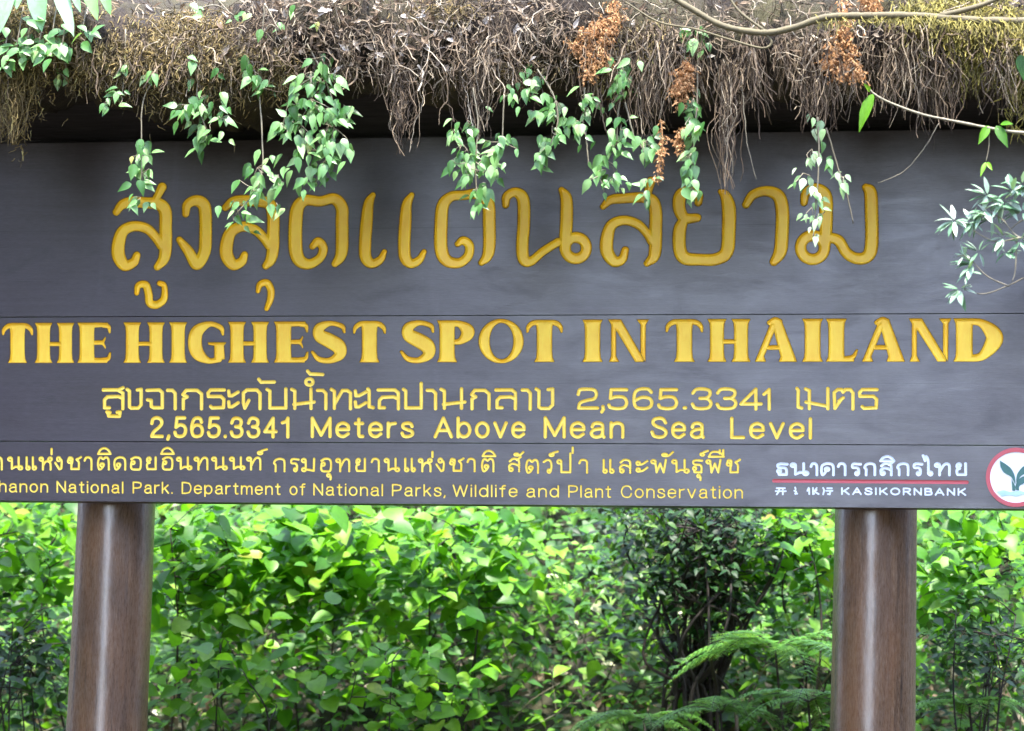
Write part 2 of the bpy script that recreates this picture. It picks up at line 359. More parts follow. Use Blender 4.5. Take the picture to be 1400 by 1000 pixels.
def carve(name, prims, step, depth, round_w, mat, off=0.0, collect=None):
    """Marching squares over the letter's signed distance: a dished floor whose rim is the hole in the plank."""
    lo, hi = bbox(prims); lo = lo - 2 * step - max(off, 0); hi = hi + 2 * step + max(off, 0)
    nx = int(math.ceil((hi[0] - lo[0]) / step)) + 1; ny = int(math.ceil((hi[1] - lo[1]) / step)) + 1
    X = lo[0] + np.arange(nx) * step; Y = lo[1] + np.arange(ny) * step
    gx, gy = np.meshgrid(X, Y); G = np.stack([gx.ravel(), gy.ravel()], 1)
    f = np.full(len(G), 1e3)
    for p in prims:
        l2, h2 = bbox([p]); m = (G[:, 0] > l2[0] - 6) & (G[:, 0] < h2[0] + 6) & (G[:, 1] > l2[1] - 6) & (G[:, 1] < h2[1] + 6)
        if m.any(): f[m] = np.minimum(f[m], sd_prim(G[m], p))
    f = (f - off).reshape(ny, nx); f[np.abs(f) < 0.02] = 0.02
    ins = f < 0
    V = []; F_ = []; vid = {}; nxt = {}
    def corner(j, i):
        k = (j, i)
        if k not in vid:
            t = min(1.0, -f[j, i] / round_w); V.append((X[i], Y[j], depth * t * t * (3 - 2 * t))); vid[k] = len(V) - 1
        return vid[k]
    def cross(j0, i0, j1, i1):
        k = (j0, i0, j1, i1) if (j0, i0) < (j1, i1) else (j1, i1, j0, i0)
        if k not in vid:
            a, b = f[k[0], k[1]], f[k[2], k[3]]; t = a / (a - b)
            V.append((X[k[1]] + t * (X[k[3]] - X[k[1]]), Y[k[0]] + t * (Y[k[2]] - Y[k[0]]), 0.0)); vid[k] = len(V) - 1
        return vid[k]
    cnt = ins[:-1, :-1].astype(int) + ins[1:, :-1] + ins[:-1, 1:] + ins[1:, 1:]
    for j, i in zip(*np.nonzero(cnt)):
        cs = [(j, i), (j, i + 1), (j + 1, i + 1), (j + 1, i)]
        poly = []; iscr = []
        for q in range(4):
            a, b = cs[q], cs[(q + 1) % 4]
            if ins[a]: poly.append(corner(*a)); iscr.append(0)
            if ins[a] != ins[b]: poly.append(cross(*a, *b)); iscr.append(1 if ins[a] else 2)
        F_.append(tuple(poly))
        n = len(poly)
        for q in range(n):
            if iscr[q] == 1 and iscr[(q + 1) % n] == 2: nxt[poly[q]] = poly[(q + 1) % n]
    loops = []; left = dict(nxt)
    while left:
        s0, c = next(iter(left.items())); lp = [s0]; del left[s0]
        while c != s0 and c in left:
            lp.append(c); c2 = left.pop(c); c = c2
        if len(lp) > 5: loops.append([(V[k][0], V[k][1]) for k in lp])
    HOLES.extend(loops)
    verts = [(x / U, d, z / U) for x, z, d in V]
    me = bpy.data.meshes.new(name); me.from_pydata(verts, [], F_); me.update()
    return link(name, me, mat, sign, True)
def strokes(pts, sc, n=8, closed=False):      # pts: photograph (px, py, r) -> smooth dense stroke on the board
    q = [(*P2(x, y), r * unit_scale(x, y)) for x, y, r in pts]
    c = catmull(q, n, closed); return ('s', c)
def crop(ox, oy, k): return lambda pts: [(ox + x / k, oy + y / k, r / k) for x, y, r in pts]
def ring(cx, cy, rad, r, n=14): return [(cx + rad * math.cos(2 * math.pi * i / n), cy + rad * math.sin(2 * math.pi * i / n), r) for i in range(n)]

# ---- the Thai heading, stroke by stroke
A6 = crop(140, 230, 4); A7 = crop(480, 230, 4); A8 = crop(810, 230, 3.5)
TH = []
TH.append([A6([(75, 240, 22), (108, 200, 28), (165, 185, 32), (240, 190, 32), (305, 195, 34), (342, 235, 37), (345, 330, 37), (345, 430, 37), (335, 495, 33), (300, 540, 22)]),
           A6([(285, 180, 24), (305, 145, 24), (325, 105, 28)]),
           A6([(187, 478, 23), (170, 515, 28), (122, 532, 32), (88, 480, 38), (88, 410, 38), (112, 345, 34), (170, 318, 30), (240, 330, 28), (290, 378, 27), (318, 425, 24)])])
TH.append([A6([(455, 250, 22), (464, 200, 28), (510, 178, 32), (552, 200, 36), (563, 260, 37), (563, 400, 37), (555, 465, 36), (515, 525, 34), (470, 455, 30), (420, 392, 20)])])
TH.append([A6([(672, 215, 22), (715, 182, 28), (780, 178, 32), (860, 182, 32), (915, 200, 34), (933, 260, 36), (933, 350, 37), (932, 440, 36), (920, 500, 32), (893, 535, 22)]),
           A6([(776, 475, 22), (760, 512, 28), (715, 528, 32), (680, 478, 38), (680, 410, 38), (704, 348, 34), (762, 320, 30), (830, 335, 28), (880, 380, 27), (908, 425, 24)])])
TH.append([A6([(1148, 428, 20), (1178, 402, 26), (1207, 438, 27), (1188, 492, 27), (1130, 525, 30), (1078, 505, 36), (1056, 440, 40), (1056, 300, 40), (1068, 215, 38), (1110, 176, 32), (1190, 182, 30), (1265, 168, 32), (1308, 215, 36), (1310, 300, 37), (1310, 430, 37), (1300, 485, 32), (1272, 522, 22)])])
TH.append([A6([(187, 683, 16), (196, 642, 20), (236, 640, 23), (252, 690, 24), (258, 735, 24), (292, 748, 24), (332, 722, 23), (340, 675, 20), (334, 640, 18), (312, 630, 17)])])
TH.append([A6([(850, 672, 15), (862, 636, 20), (898, 628, 22), (920, 665, 22), (918, 715, 21), (898, 768, 16)])])
TH.append([A7([(118, 148, 18), (95, 195, 30), (84, 300, 36), (76, 420, 36), (80, 490, 34), (112, 522, 28), (158, 502, 24), (181, 458, 17)])])
TH.append([A7([(330, 148, 18), (304, 200, 30), (296, 300, 36), (290, 420, 36), (296, 490, 34), (328, 522, 28), (372, 502, 24), (398, 458, 17)])])
TH.append([A7([(582, 415, 18), (612, 396, 25), (646, 424, 27), (638, 482, 28), (588, 519, 29), (522, 505, 34), (492, 440, 38), (492, 300, 38), (502, 205, 36), (545, 157, 30), (620, 148, 28), (698, 142, 32), (748, 190, 36), (755, 300, 37), (755, 430, 36), (742, 485, 30), (712, 517, 19)])])
TH.append([A7([(845, 202, 21), (852, 155, 27), (898, 132, 28), (940, 172, 36), (944, 300, 37), (936, 430, 36), (946, 500, 34), (985, 508, 28), (1050, 455, 26), (1130, 405, 26)]),
           A7([(1150, 118, 18), (1176, 168, 34), (1178, 280, 37), (1172, 380, 36), (1170, 440, 34)]), A7(ring(1228, 437, 58, 32)) + ['c']])
TH.append([A8([(50, 185, 16), (88, 152, 24), (150, 145, 26), (235, 140, 27), (285, 155, 30), (302, 205, 32), (302, 300, 33), (300, 390, 32), (290, 428, 28), (260, 456, 17)]),
           A8([(262, 125, 22), (272, 90, 22), (280, 62, 23)]),
           A8([(156, 393, 20), (142, 436, 24), (104, 446, 28), (70, 400, 33), (70, 335, 33), (92, 272, 28), (150, 250, 25), (215, 268, 24), (258, 310, 22), (280, 352, 20)])])
TH.append([A8([(506, 165, 20), (508, 128, 22), (470, 108, 26), (422, 130, 32), (415, 190, 32), (440, 238, 28), (500, 238, 22)]),
           A8([(435, 250, 26), (417, 300, 33), (417, 385, 33), (442, 430, 33), (510, 438, 30), (590, 436, 31), (642, 400, 34), (652, 300, 35), (652, 190, 35), (635, 132, 26), (612, 112, 14)])])
TH.append([A8([(735, 175, 21), (768, 128, 25), (830, 110, 27), (888, 132, 32), (908, 200, 34), (906, 320, 34), (898, 400, 33), (868, 448, 22)])])
TH.append([A8([(1012, 165, 19), (1022, 118, 24), (1068, 98, 28), (1112, 132, 34), (1118, 220, 34), (1115, 330, 32), (1108, 385, 28)]), A8(ring(1053, 380, 57, 29)) + ['c'],
           A8([(1130, 330, 26), (1178, 348, 28), (1215, 405, 28), (1262, 432, 29), (1312, 424, 32), (1335, 370, 34), (1335, 210, 34), (1330, 118, 32), (1308, 92, 20)])])
for g in TH:
    pr = []
    for st in g:
        if st[-1] == 'c': pr.append(strokes(st[:-1], 1, 6, True))
        else: pr.append(strokes(st, 1, 8))
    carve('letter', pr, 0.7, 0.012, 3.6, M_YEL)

# ---- the English heading: flared serif capitals drawn on a 100-unit cap height
def stem(xc, h, y0=0, y1=100, e=6):
    return [(xc - h - e, y1), (xc - h - 1.2, y1 - 10), (xc - h, y1 - 24), (xc - h, y0 + 24), (xc - h - 1.2, y0 + 10), (xc - h - e, y0), (xc + h + e, y0), (xc + h + 1.2, y0 + 10), (xc + h, y0 + 24), (xc + h, y1 - 24), (xc + h + 1.2, y1 - 10), (xc + h + e, y1)]
def ell(cx, cy, a, b, n=40): return [(cx + a * math.cos(2 * math.pi * i / n), cy + b * math.sin(2 * math.pi * i / n)) for i in range(n)]
def cap(ch, w):
    p, s = [], []
    if ch == 'I': p = [[stem(w / 2, w / 2 - 7)]]
    elif ch == 'H': p = [[stem(24, 16)], [stem(w - 24, 16)], [[(35, 52), (w - 35, 52), (w - 35, 42), (35, 42)]]]
    elif ch == 'T':
        c = w / 2; p = [[stem(c, 18, 0, 96)]]; s = [[(5, 72, 3.5), (8, 84, 6), (20, 93, 7), (c, 95, 6), (w - 20, 93, 7), (w - 8, 84, 6), (w - 5, 72, 3.5)]]
    elif ch == 'E':
        p = [[stem(25, 18)], [[(30, 100), (w - 10, 100), (w - 10, 90), (30, 87)]], [[(30, 55), (w - 22, 56), (w - 22, 45), (30, 45)]], [[(30, 0), (w - 12, 0), (w - 10, 11), (30, 13)]]]
        s = [[(w - 22, 93, 6), (w - 9, 90, 6), (w - 6, 76, 3.5)], [(w - 24, 50, 5), (w - 18, 60, 3), (w - 17, 64, 2)], [(w - 24, 50, 5), (w - 18, 40, 3), (w - 17, 36, 2)], [(w - 26, 7, 6), (w - 10, 10, 6), (w - 5, 24, 3.5)]]
    elif ch == 'L':
        p = [[stem(25, 18)], [[(30, 0), (w - 12, 0), (w - 10, 11), (30, 13)]]]; s = [[(w - 34, 7, 6), (w - 14, 11, 6), (w - 5, 26, 3.5)]]
    elif ch == 'S':
        k = w / 80; s = [[(75 * k, 74, 4), (70 * k, 88, 6.5), (45 * k, 95, 7), (22 * k, 84, 13), (22 * k, 66, 16), (43 * k, 53, 18), (63 * k, 38, 18), (65 * k, 19, 14), (44 * k, 5, 8), (20 * k, 8, 7), (6 * k, 25, 4.5)]]
    elif ch == 'G':
        k = w / 97; s = [[(87 * k, 70, 4), (82 * k, 86, 7), (55 * k, 95, 7.5), (25 * k, 78, 16), (18 * k, 50, 18), (26 * k, 22, 16), (52 * k, 5, 8), (78 * k, 8, 8)]]
        p = [[[(66 * k, 42), (66 * k, 8), (92 * k, 8), (90 * k, 42), (96 * k, 50), (50 * k, 50), (52 * k, 44)]]]
    elif ch == 'O': p = [[ell(w / 2, 50, w / 2 - 1, 53), ell(w / 2 + 1, 50, w / 2 - 26, 44)]]
    elif ch == 'P':
        k = w / 97; p = [[stem(25, 18)]]; s = [[(30, 92, 8), (58 * k, 91, 9), (78 * k, 72, 17), (60 * k, 51, 9), (36, 48, 6)]]
    elif ch == 'D':
        p = [[stem(26, 19)]]; s = [[(30, 92, 8), (w * .56, 90, 10), (w - 22, 66, 19), (w - 20, 45, 20), (w * .58, 12, 11), (30, 8, 8)]]
    elif ch == 'N':
        p = [[[(2, 100), (32, 100), (w - 12, 6), (w - 12, 0), (w - 32, 0), (20, 76), (20, 14), (27, 0), (4, 0), (9, 14), (9, 88)]],
             [[(w - 28, 100), (w - 19, 88), (w - 19, 20), (w - 8, 0), (w - 7, 88), (w, 100)]]]
    elif ch == 'A':
        p = [[[(w * .40, 94), (3, 0), (28, 0), (24, 12), (w * .52, 84)]], [[(w * .40, 96), (w * .62, 100), (w - 2, 0), (w - 44, 0), (w - 40, 12)]], [[(28, 38), (w - 40, 38), (w - 40, 28), (26, 28)]]]
        s = [[(w * .36, 91, 7), (w * .48, 97, 8), (w * .58, 93, 8)]]
    return p, s
EN = [('T', 5, 185, 0), ('H', 185, 410, 0), ('E', 420, 612, 0), ('H', 670, 905, 0), ('I', 922, 1025, 0), ('G', 1025, 1240, 0), ('H', 1242, 1475, 0),
      ('E', 95, 292, 1), ('S', 292, 495, 1), ('T', 525, 715, 1), ('S', 780, 980, 1), ('P', 988, 1200, 1), ('O', 1215, 1465, 1),
      ('T', 72, 282, 2), ('I', 383, 497, 2), ('N', 522, 747, 2), ('T', 835, 1050, 2), ('H', 1065, 1308, 2), ('A', 1322, 1562, 2),
      ('I', 185, 302, 3), ('L', 315, 497, 3), ('A', 508, 752, 3), ('N', 766, 1002, 3), ('D', 1012, 1280, 3)]
def en_y(px):                                  # top and baseline of the heading along the photograph
    return np.interp(px, [20, 350, 700, 1050, 1360], [442, 440.3, 438, 436.3, 435.6]), np.interp(px, [20, 350, 700, 1050, 1360], [496.3, 496, 495, 494.6, 494.4])
for ch, a, b, k in EN:
    x0, x1 = k * 350 + a / 4, k * 350 + b / 4
    t0, b0 = en_y((x0 + x1) / 2); h = b0 - t0; w = (x1 - x0) / h * 100
    pp, ss = cap(ch, w)
    T = lambda x, y: P2(x0 + x / 100 * h, b0 - y / 100 * h)
    u = h / 100 * unit_scale(x0, b0)
    pr = []
    for polys in pp:
        Aa, Bb = [], []
        for q in polys:
            q = [T(*v) for v in q]; Aa += q; Bb += q[1:] + q[:1]
        pr.append(('p', (np.array(Aa), np.array(Bb)), 0.6))
    for st in ss: pr.append(('s', catmull([(*T(x, y), r * u) for x, y, r in st], 8)))
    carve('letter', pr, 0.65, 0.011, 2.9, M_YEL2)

# ---- small lettering by strokes: glyphs in a unit box, y up from the baseline
def C(cx, cy, r, n=9): return [(cx + r * math.cos(2 * math.pi * i / n), cy + r * math.sin(2 * math.pi * i / n)) for i in range(n + 1)]
def L(*v): return ('l', list(v))              # straight
def Q(*v): return ('q', list(v))              # smooth
r_ = 0.13
LOOP = {   # looped Thai book hand
 'น': [Q(*C(.13, .86, r_)), L((.26, .86), (.26, .06)), L((.26, .06), (.5, .22), (.74, .22)), L((.74, 1), (.74, .15)), Q(*C(.86, .14, r_))],
 'ท': [Q(*C(.12, .86, r_)), L((.25, .88), (.25, 0)), Q((.25, .25), (.48, .82), (.66, .98), (.82, .88), (.85, .6), (.85, 0))],
 'ก': [Q((.17, 0), (.17, .5), (.06, .66), (.18, .9), (.5, 1), (.8, .9), (.86, .6), (.86, 0))],
 'ร': [Q(*C(.58, .13, r_)), Q((.74, .12), (.74, .45), (.6, .62), (.2, .66), (.18, .9), (.4, .98), (.9, .94))],
 'ม': [Q(*C(.12, .86, r_)), L((.25, .86), (.25, .14)), Q(*C(.13, .14, r_)), L((.26, .16), (.8, .04), (.82, 1))],
 'อ': [Q(*C(.27, .58, r_)), Q((.13, .58), (.1, .2), (.22, .02), (.5, 0), (.8, .02), (.9, .25), (.9, .75), (.75, .97), (.4, 1), (.12, .86))],
 'ย': [Q(*C(.3, .86, r_)), Q((.14, .86), (.16, .66), (.36, .56)), Q((.36, .56), (.16, .46), (.14, .2), (.2, .03)), L((.2, .03), (.84, .03), (.84, 1))],
 'ห': [Q(*C(.11, .86, r_)), L((.24, .86), (.24, 0)), Q((.24, .3), (.4, .6), (.6, .7), (.8, .55), (.84, .3), (.84, 0)), Q(*C(.8, .86, r_)), L((.68, .82), (.58, .68))],
 'ง': [Q(*C(.42, .86, r_ * 1.2)), Q((.58, .88), (.72, .72), (.72, .4), (.68, .1), (.5, .02)), L((.5, .02), (.08, .55))],
 'ช': [Q(*C(.15, .68, r_)), Q((.04, .75), (.12, .98), (.34, .92), (.34, .62), (.28, .4), (.28, .04)), L((.28, .04), (.82, .04)), Q((.82, .04), (.82, .6), (.66, .82), (.8, .9), (.98, 1.02))],
 'ต': [Q(*C(.4, .38, r_)), Q((.5, .3), (.36, .08), (.18, .02), (.08, .4), (.14, .85), (.3, 1), (.48, .86), (.66, 1), (.84, .92), (.9, .6), (.9, 0))],
 'ด': [Q(*C(.4, .38, r_)), Q((.5, .3), (.36, .08), (.18, .02), (.08, .4), (.14, .82), (.45, 1), (.8, .92), (.9, .6), (.9, 0))],
 'ค': [Q(*C(.46, .5, r_)), Q((.4, .38), (.28, .12), (.14, .02), (.08, .4), (.14, .82), (.45, 1), (.8, .92), (.9, .6), (.9, 0))],
 'ล': [Q(*C(.24, .15, r_)), Q((.12, .2), (.1, .42), (.3, .6), (.6, .56), (.85, .42)), Q((.14, .8), (.4, 1), (.76, .95), (.87, .7), (.87, 0))],
 'ส': [Q(*C(.24, .15, r_)), Q((.12, .2), (.1, .42), (.3, .6), (.6, .56), (.85, .42)), Q((.14, .8), (.4, 1), (.76, .95), (.87, .7), (.87, 0)), L((.7, .9), (1, 1.16))],
 'ว': [Q(*C(.6, .13, r_)), Q((.75, .13), (.82, .5), (.74, .88), (.45, 1), (.1, .84))],
 'ป': [Q(*C(.11, .86, r_)), L((.24, .88), (.24, .04), (.84, .04), (.84, 1.5))],
 'พ': [Q(*C(.1, .86, r_)), L((.21, .86), (.3, .03), (.52, .72), (.74, .03), (.88, 1))],
 'ธ': [L((.9, .94), (.4, .98)), Q((.4, .98), (.14, .9), (.16, .7), (.4, .64), (.74, .6), (.84, .4), (.84, .04)), L((.84, .04), (.24, .04)), L((.24, .04), (.2, .22)), Q(*C(.24, .34, r_))],
 'า': [Q((.18, .74), (.3, .96), (.55, 1), (.76, .88), (.8, .6), (.8, 0))],
 'แ': [L((.16, 1), (.16, .14)), Q(*C(.27, .13, r_)), L((.66, 1), (.66, .14)), Q(*C(.78, .13, r_))],
 'เ': [L((.3, 1), (.3, .14)), Q(*C(.5, .13, r_))],
 'ะ': [Q(*C(.2, .74, r_)), Q((.25, .62), (.55, .68), (.92, .92)), Q(*C(.2, .22, r_)), Q((.25, .1), (.55, .16), (.92, .4))],
 'ไ': [Q(*C(.74, .12, r_)), Q((.56, .12), (.56, .6), (.54, 1.25), (.4, 1.6), (.22, 1.5), (.28, 1.25), (.1, 1.7))],
 # marks, drawn in their own boxes
 'i': [Q((.02, .1), (.2, .75), (.5, 1), (.8, .7), (.98, .1)), L((.02, .1), (.98, .1))],
 'I': [Q((.02, .1), (.2, .75), (.5, .85), (.8, .6), (.98, .1)), L((.02, .1), (.98, .1)), L((.72, .6), (.72, 1.1)), L((.95, .4), (.95, 1.1))],
 'a': [Q(*C(.25, .4, .22)), Q((.35, .15), (.65, .3), (1, .95))],
 '^': [Q(*C(.25, .3, .24)), Q((.3, .55), (.5, .75), (1, 1))],
 '1': [L((.5, 0), (.5, 1))],
 'u': [Q(*C(.3, .75, .25)), Q((.55, .8), (.7, .4), (.65, 0))],
}
SQ = {     # squared loopless Thai of the altitude line
 'ส': [L((0, .95), (.72, .95), (.97, .8), (.97, 0)), L((.75, .95), (.98, 1.06)), L((.97, .52), (.75, .62), (.2, .6), (.06, .45), (.06, .05), (.3, .05))],
 'ล': [L((0, .95), (.8, .95), (.97, .8), (.97, 0)), L((.97, .48), (.75, .6), (.2, .58), (.06, .42), (.06, .05), (.3, .05))],
 'ง': [L((.0, .98), (.16, .9), (.16, .1), (.3, .03), (.75, .03), (.96, .2), (.96, .98), (.7, .95))],
 'จ': [L((.05, .93), (.8, .95), (.97, .82), (.97, .05), (.45, .05), (.3, .12), (.3, .42), (.08, .45))],
 'า': [L((.1, .93), (.55, .93), (.8, .78), (.8, 0))],
 'ก': [L((.12, 0), (.12, .5), (.3, .6), (.1, .72), (.25, .93), (.75, .93), (.95, .75), (.95, 0))],
 'ร': [L((.98, .95), (.22, .95), (.08, .8), (.1, .62), (.8, .62), (.96, .48), (.94, .06), (.3, .04), (.22, .12))],
 'ะ': [L((.05, .9), (.1, .66), (.4, .66), (1, .84)), L((.05, .35), (.1, .1), (.4, .1), (1, .3))],
 'ด': [L((.36, .42), (.14, .03), (.06, .3), (.06, .8), (.25, .95), (.8, .95), (.97, .78), (.97, 0))],
 'บ': [L((0, .98), (.14, .9), (.14, .04), (.92, .04), (.92, 1))],
 'ป': [L((0, .98), (.12, .9), (.12, .04), (.92, .04), (.92, 1.28))],
 'น': [L((0, .98), (.14, .9), (.14, .02)), L((.86, 1), (.86, .02)), L((.1, .22), (1, .34))],
 'ม': [L((0, .98), (.16, .9), (.16, .02)), L((.92, 1), (.92, .02)), L((.02, .34), (.9, .14))],
 'ท': [L((0, .98), (.15, .88), (.15, .02)), L((.15, .2), (.55, .92), (.8, .92), (.95, .8), (.95, 0))],
 'เ': [L((.1, 1), (.3, .92), (.3, .1), (.9, .05))],
 'ต': [L((.3, .4), (.5, .55)), L((.1, .03), (.06, .8), (.22, .95), (.42, .95), (.5, .82), (.6, .95), (.85, .95), (.97, .78), (.97, 0)), L((.12, .05), (.42, .5))],
 '2': [Q((.02, .72), (.1, .93), (.4, .97), (.82, .93), (.94, .72), (.82, .5), (.45, .42), (.12, .3), (.04, .05)), L((.04, .05), (1, .05))],
 '5': [L((.95, .95), (.14, .95), (.1, .52)), Q((.1, .52), (.4, .6), (.8, .56), (.95, .32), (.82, .08), (.45, .02), (.1, .08), (.02, .2))],
 '6': [Q((.92, .82), (.75, .97), (.35, .97), (.1, .8), (.05, .4), (.15, .1), (.5, .02), (.85, .1), (.95, .32), (.82, .52), (.45, .57), (.1, .42))],
 '3': [Q((.04, .78), (.2, .95), (.55, .98), (.88, .9), (.9, .68), (.72, .54), (.4, .52)), Q((.4, .52), (.78, .5), (.96, .3), (.85, .08), (.5, .02), (.15, .06), (.02, .24))],
 '4': [L((.75, 0), (.75, .97), (.04, .25), (1, .25))],
 '1': [L((.1, .72), (.6, .95), (.6, 0))],
 ',': [L((.4, .12), (.5, 0), (.2, -.14))], '.': [L((.3, .06), (.5, .06))],
 'u': [L((.05, .95), (.12, .2), (.85, .15), (.9, .95), (.7, .9)), L((.0, .95), (.2, .85))],
 'a': [L((0, 1), (.15, .35), (1, .4))], 'o': [Q(*C(.5, .5, .42))], 't': [L((.05, 1), (.2, .5), (1, .4))],
}
def glyph_prims(tab, ch, x0, x1, yt, yb, r):
    out = []
    for k, v in tab[ch]:
        pts = [(*P2(x0 + x * (x1 - x0), yb - y * (yb - yt)), r * unit_scale(x0, yb)) for x, y in v]
        if k == 'q': out.append(('s', catmull(pts, 5)))
        else:
            q = [np.array(p) for p in pts]; seg = []
            for a, b in zip(q[:-1], q[1:]):
                n = max(3, int(np.linalg.norm((b - a)[:2]) / 0.5)); t = np.linspace(0, 1, n)[:, None]; seg.append(a * (1 - t) + b * t)
            out.append(('s', np.vstack(seg)))
    return out
def text_line(tab, items, r, step, depth, mat, gap=12):
    ws = []; end = -1e9                        # one carving per word
    for it in items:
        if it[1] - end > gap: ws.append([])
        ws[-1].append(it); end = max(end if it[1] - end <= gap else -1e9, it[2])
    for w in ws:
        pr = []
        for it in w: pr += glyph_prims(tab, *it, r)
        carve('lettering', pr, step, depth, 1.5, mat)
def row(ox, oy, top, base, spec):             # spec: (glyph, x0, x1[, y0, y1]) in an enlarged crop's own pixels
    out = []
    for s in spec:
        yt, yb = (s[3], s[4]) if len(s) > 3 else (top, base)
        out.append((s[0], ox + s[1] / 4, ox + s[2] / 4, oy + yt / 4, oy + yb / 4))
    return out
alt = row(0, 420, 448, 556, [('ส', 565, 675), ('u', 585, 665, 572, 602), ('ง', 695, 775), ('จ', 800, 890), ('า', 910, 970), ('ก', 988, 1108), ('ร', 1130, 1228), ('ะ', 1248, 1302), ('ด', 1325, 1425)]) \
    + row(350, 420, 448, 556, [('a', 15, 100, 395, 420), ('บ', 60, 172), ('น', 195, 318), ('t', 278, 365, 350, 382), ('o', 268, 316, 390, 430), ('า', 330, 395), ('ท', 412, 522), ('ะ', 540, 600), ('เ', 608, 645), ('ล', 668, 782), ('ป', 806, 912), ('า', 930, 995), ('น', 1012, 1142), ('ก', 1168, 1280), ('ล', 1312, 1422)]) \
    + row(700, 420, 446, 558, [('า', 50, 112), ('ง', 132, 226), ('2', 360, 468), (',', 485, 515), ('5', 528, 632), ('6', 662, 770), ('5', 800, 905), ('.', 932, 965), ('3', 985, 1092), ('3', 1120, 1228), ('4', 1248, 1362), ('1', 1372, 1430)]) \
    + row(1050, 420, 446, 558, [('เ', 155, 188), ('ม', 205, 338), ('ต', 355, 468), ('ร', 492, 598)])
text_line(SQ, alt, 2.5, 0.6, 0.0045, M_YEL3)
park = row(0, 590, 142, 208, [('า', -40, 22), ('น', 45, 122), ('แ', 135, 203), ('ห', 218, 288), ('1', 272, 292, 96, 124), ('ง', 298, 352), ('ช', 370, 444), ('า', 452, 512), ('ต', 530, 602), ('i', 535, 606, 92, 126), ('ด', 620, 692), ('อ', 710, 776), ('ย', 795, 862), ('อ', 884, 948), ('i', 880, 952, 90, 126), ('น', 968, 1048), ('ท', 1065, 1146), ('น', 1160, 1242), ('น', 1258, 1338), ('ท', 1352, 1436)]) \
    + row(350, 590, 150, 218, [('^', 10, 60, 98, 126), ('ก', 95, 166), ('ร', 184, 238), ('ม', 252, 332), ('อ', 350, 416), ('u', 388, 418, 232, 262), ('ท', 440, 522), ('ย', 540, 606), ('า', 622, 684), ('น', 704, 784), ('แ', 805, 876), ('ห', 892, 966), ('1', 955, 975, 112, 140), ('ง', 982, 1044), ('ช', 1060, 1136), ('า', 1146, 1208), ('ต', 1230, 1306), ('i', 1238, 1310, 106, 138), ('ส', 1378, 1448)]) \
    + row(700, 590, 156, 226, [('a', 12, 62, 112, 136), ('ต', 72, 150), ('ว', 168, 226), ('^', 205, 250, 110, 136), ('ป', 250, 332), ('1', 322, 342, 88, 118), ('า', 356, 424), ('แ', 490, 562), ('ล', 584, 656), ('ะ', 676, 746), ('พ', 765, 852), ('a', 820, 880, 112, 140), ('น', 876, 968), ('ธ', 984, 1046), ('u', 1012, 1040, 236, 266), ('^', 1030, 1072, 106, 134), ('พ', 1066, 1150), ('I', 1075, 1160, 106, 142), ('ช', 1174, 1248)])
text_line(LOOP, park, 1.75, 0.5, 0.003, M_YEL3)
bank = row(1050, 590, 176, 238, [('ธ', 45, 112), ('น', 126, 220), ('า', 226, 278), ('ค', 286, 366), ('า', 374, 434), ('ร', 452, 512), ('ก', 525, 594), ('ส', 610, 684), ('i', 614, 690, 138, 164), ('ก', 705, 776), ('ร', 790, 848), ('ไ', 842, 905), ('ท', 916, 1006), ('ย', 1024, 1092)])
text_line(LOOP, bank, 1.9, 0.5, 0.002, M_WHITE)
# worn Chinese characters before the Latin bank name
han = {'k': [L((.1, .85), (.9, .85)), L((.0, .45), (1, .45)), L((.35, .85), (.32, .4), (.1, 0)), L((.7, .85), (.7, 0))],
       't': [L((.3, .95), (.36, .7)), L((.2, .5), (.42, .4)), L((.4, .2), (.55, .1)), L((.3, .15), (.34, .05))],
       'y': [L((.15, .9), (.05, .5)), L((.2, .8), (.2, .05)), L((.5, .9), (.5, .05), (.6, .1)), L((.5, .5), (.8, .6)), L((.8, .9), (.62, .4), (.95, .05))],
       'x': [L((.1, .9), (.2, .6)), L((.2, .6), (.1, 0)), L((.5, .85), (.95, .85)), L((.4, .5), (1, .5)), L((.8, .5), (.75, .03), (.55, .05))]}
text_line(han, row(1050, 590, 305, 345, [('k', 42, 98), ('t', 135, 180), ('y', 212, 280), ('x', 296, 352)]), 1.15, 0.5, 0.0015, M_WHITE, 99)

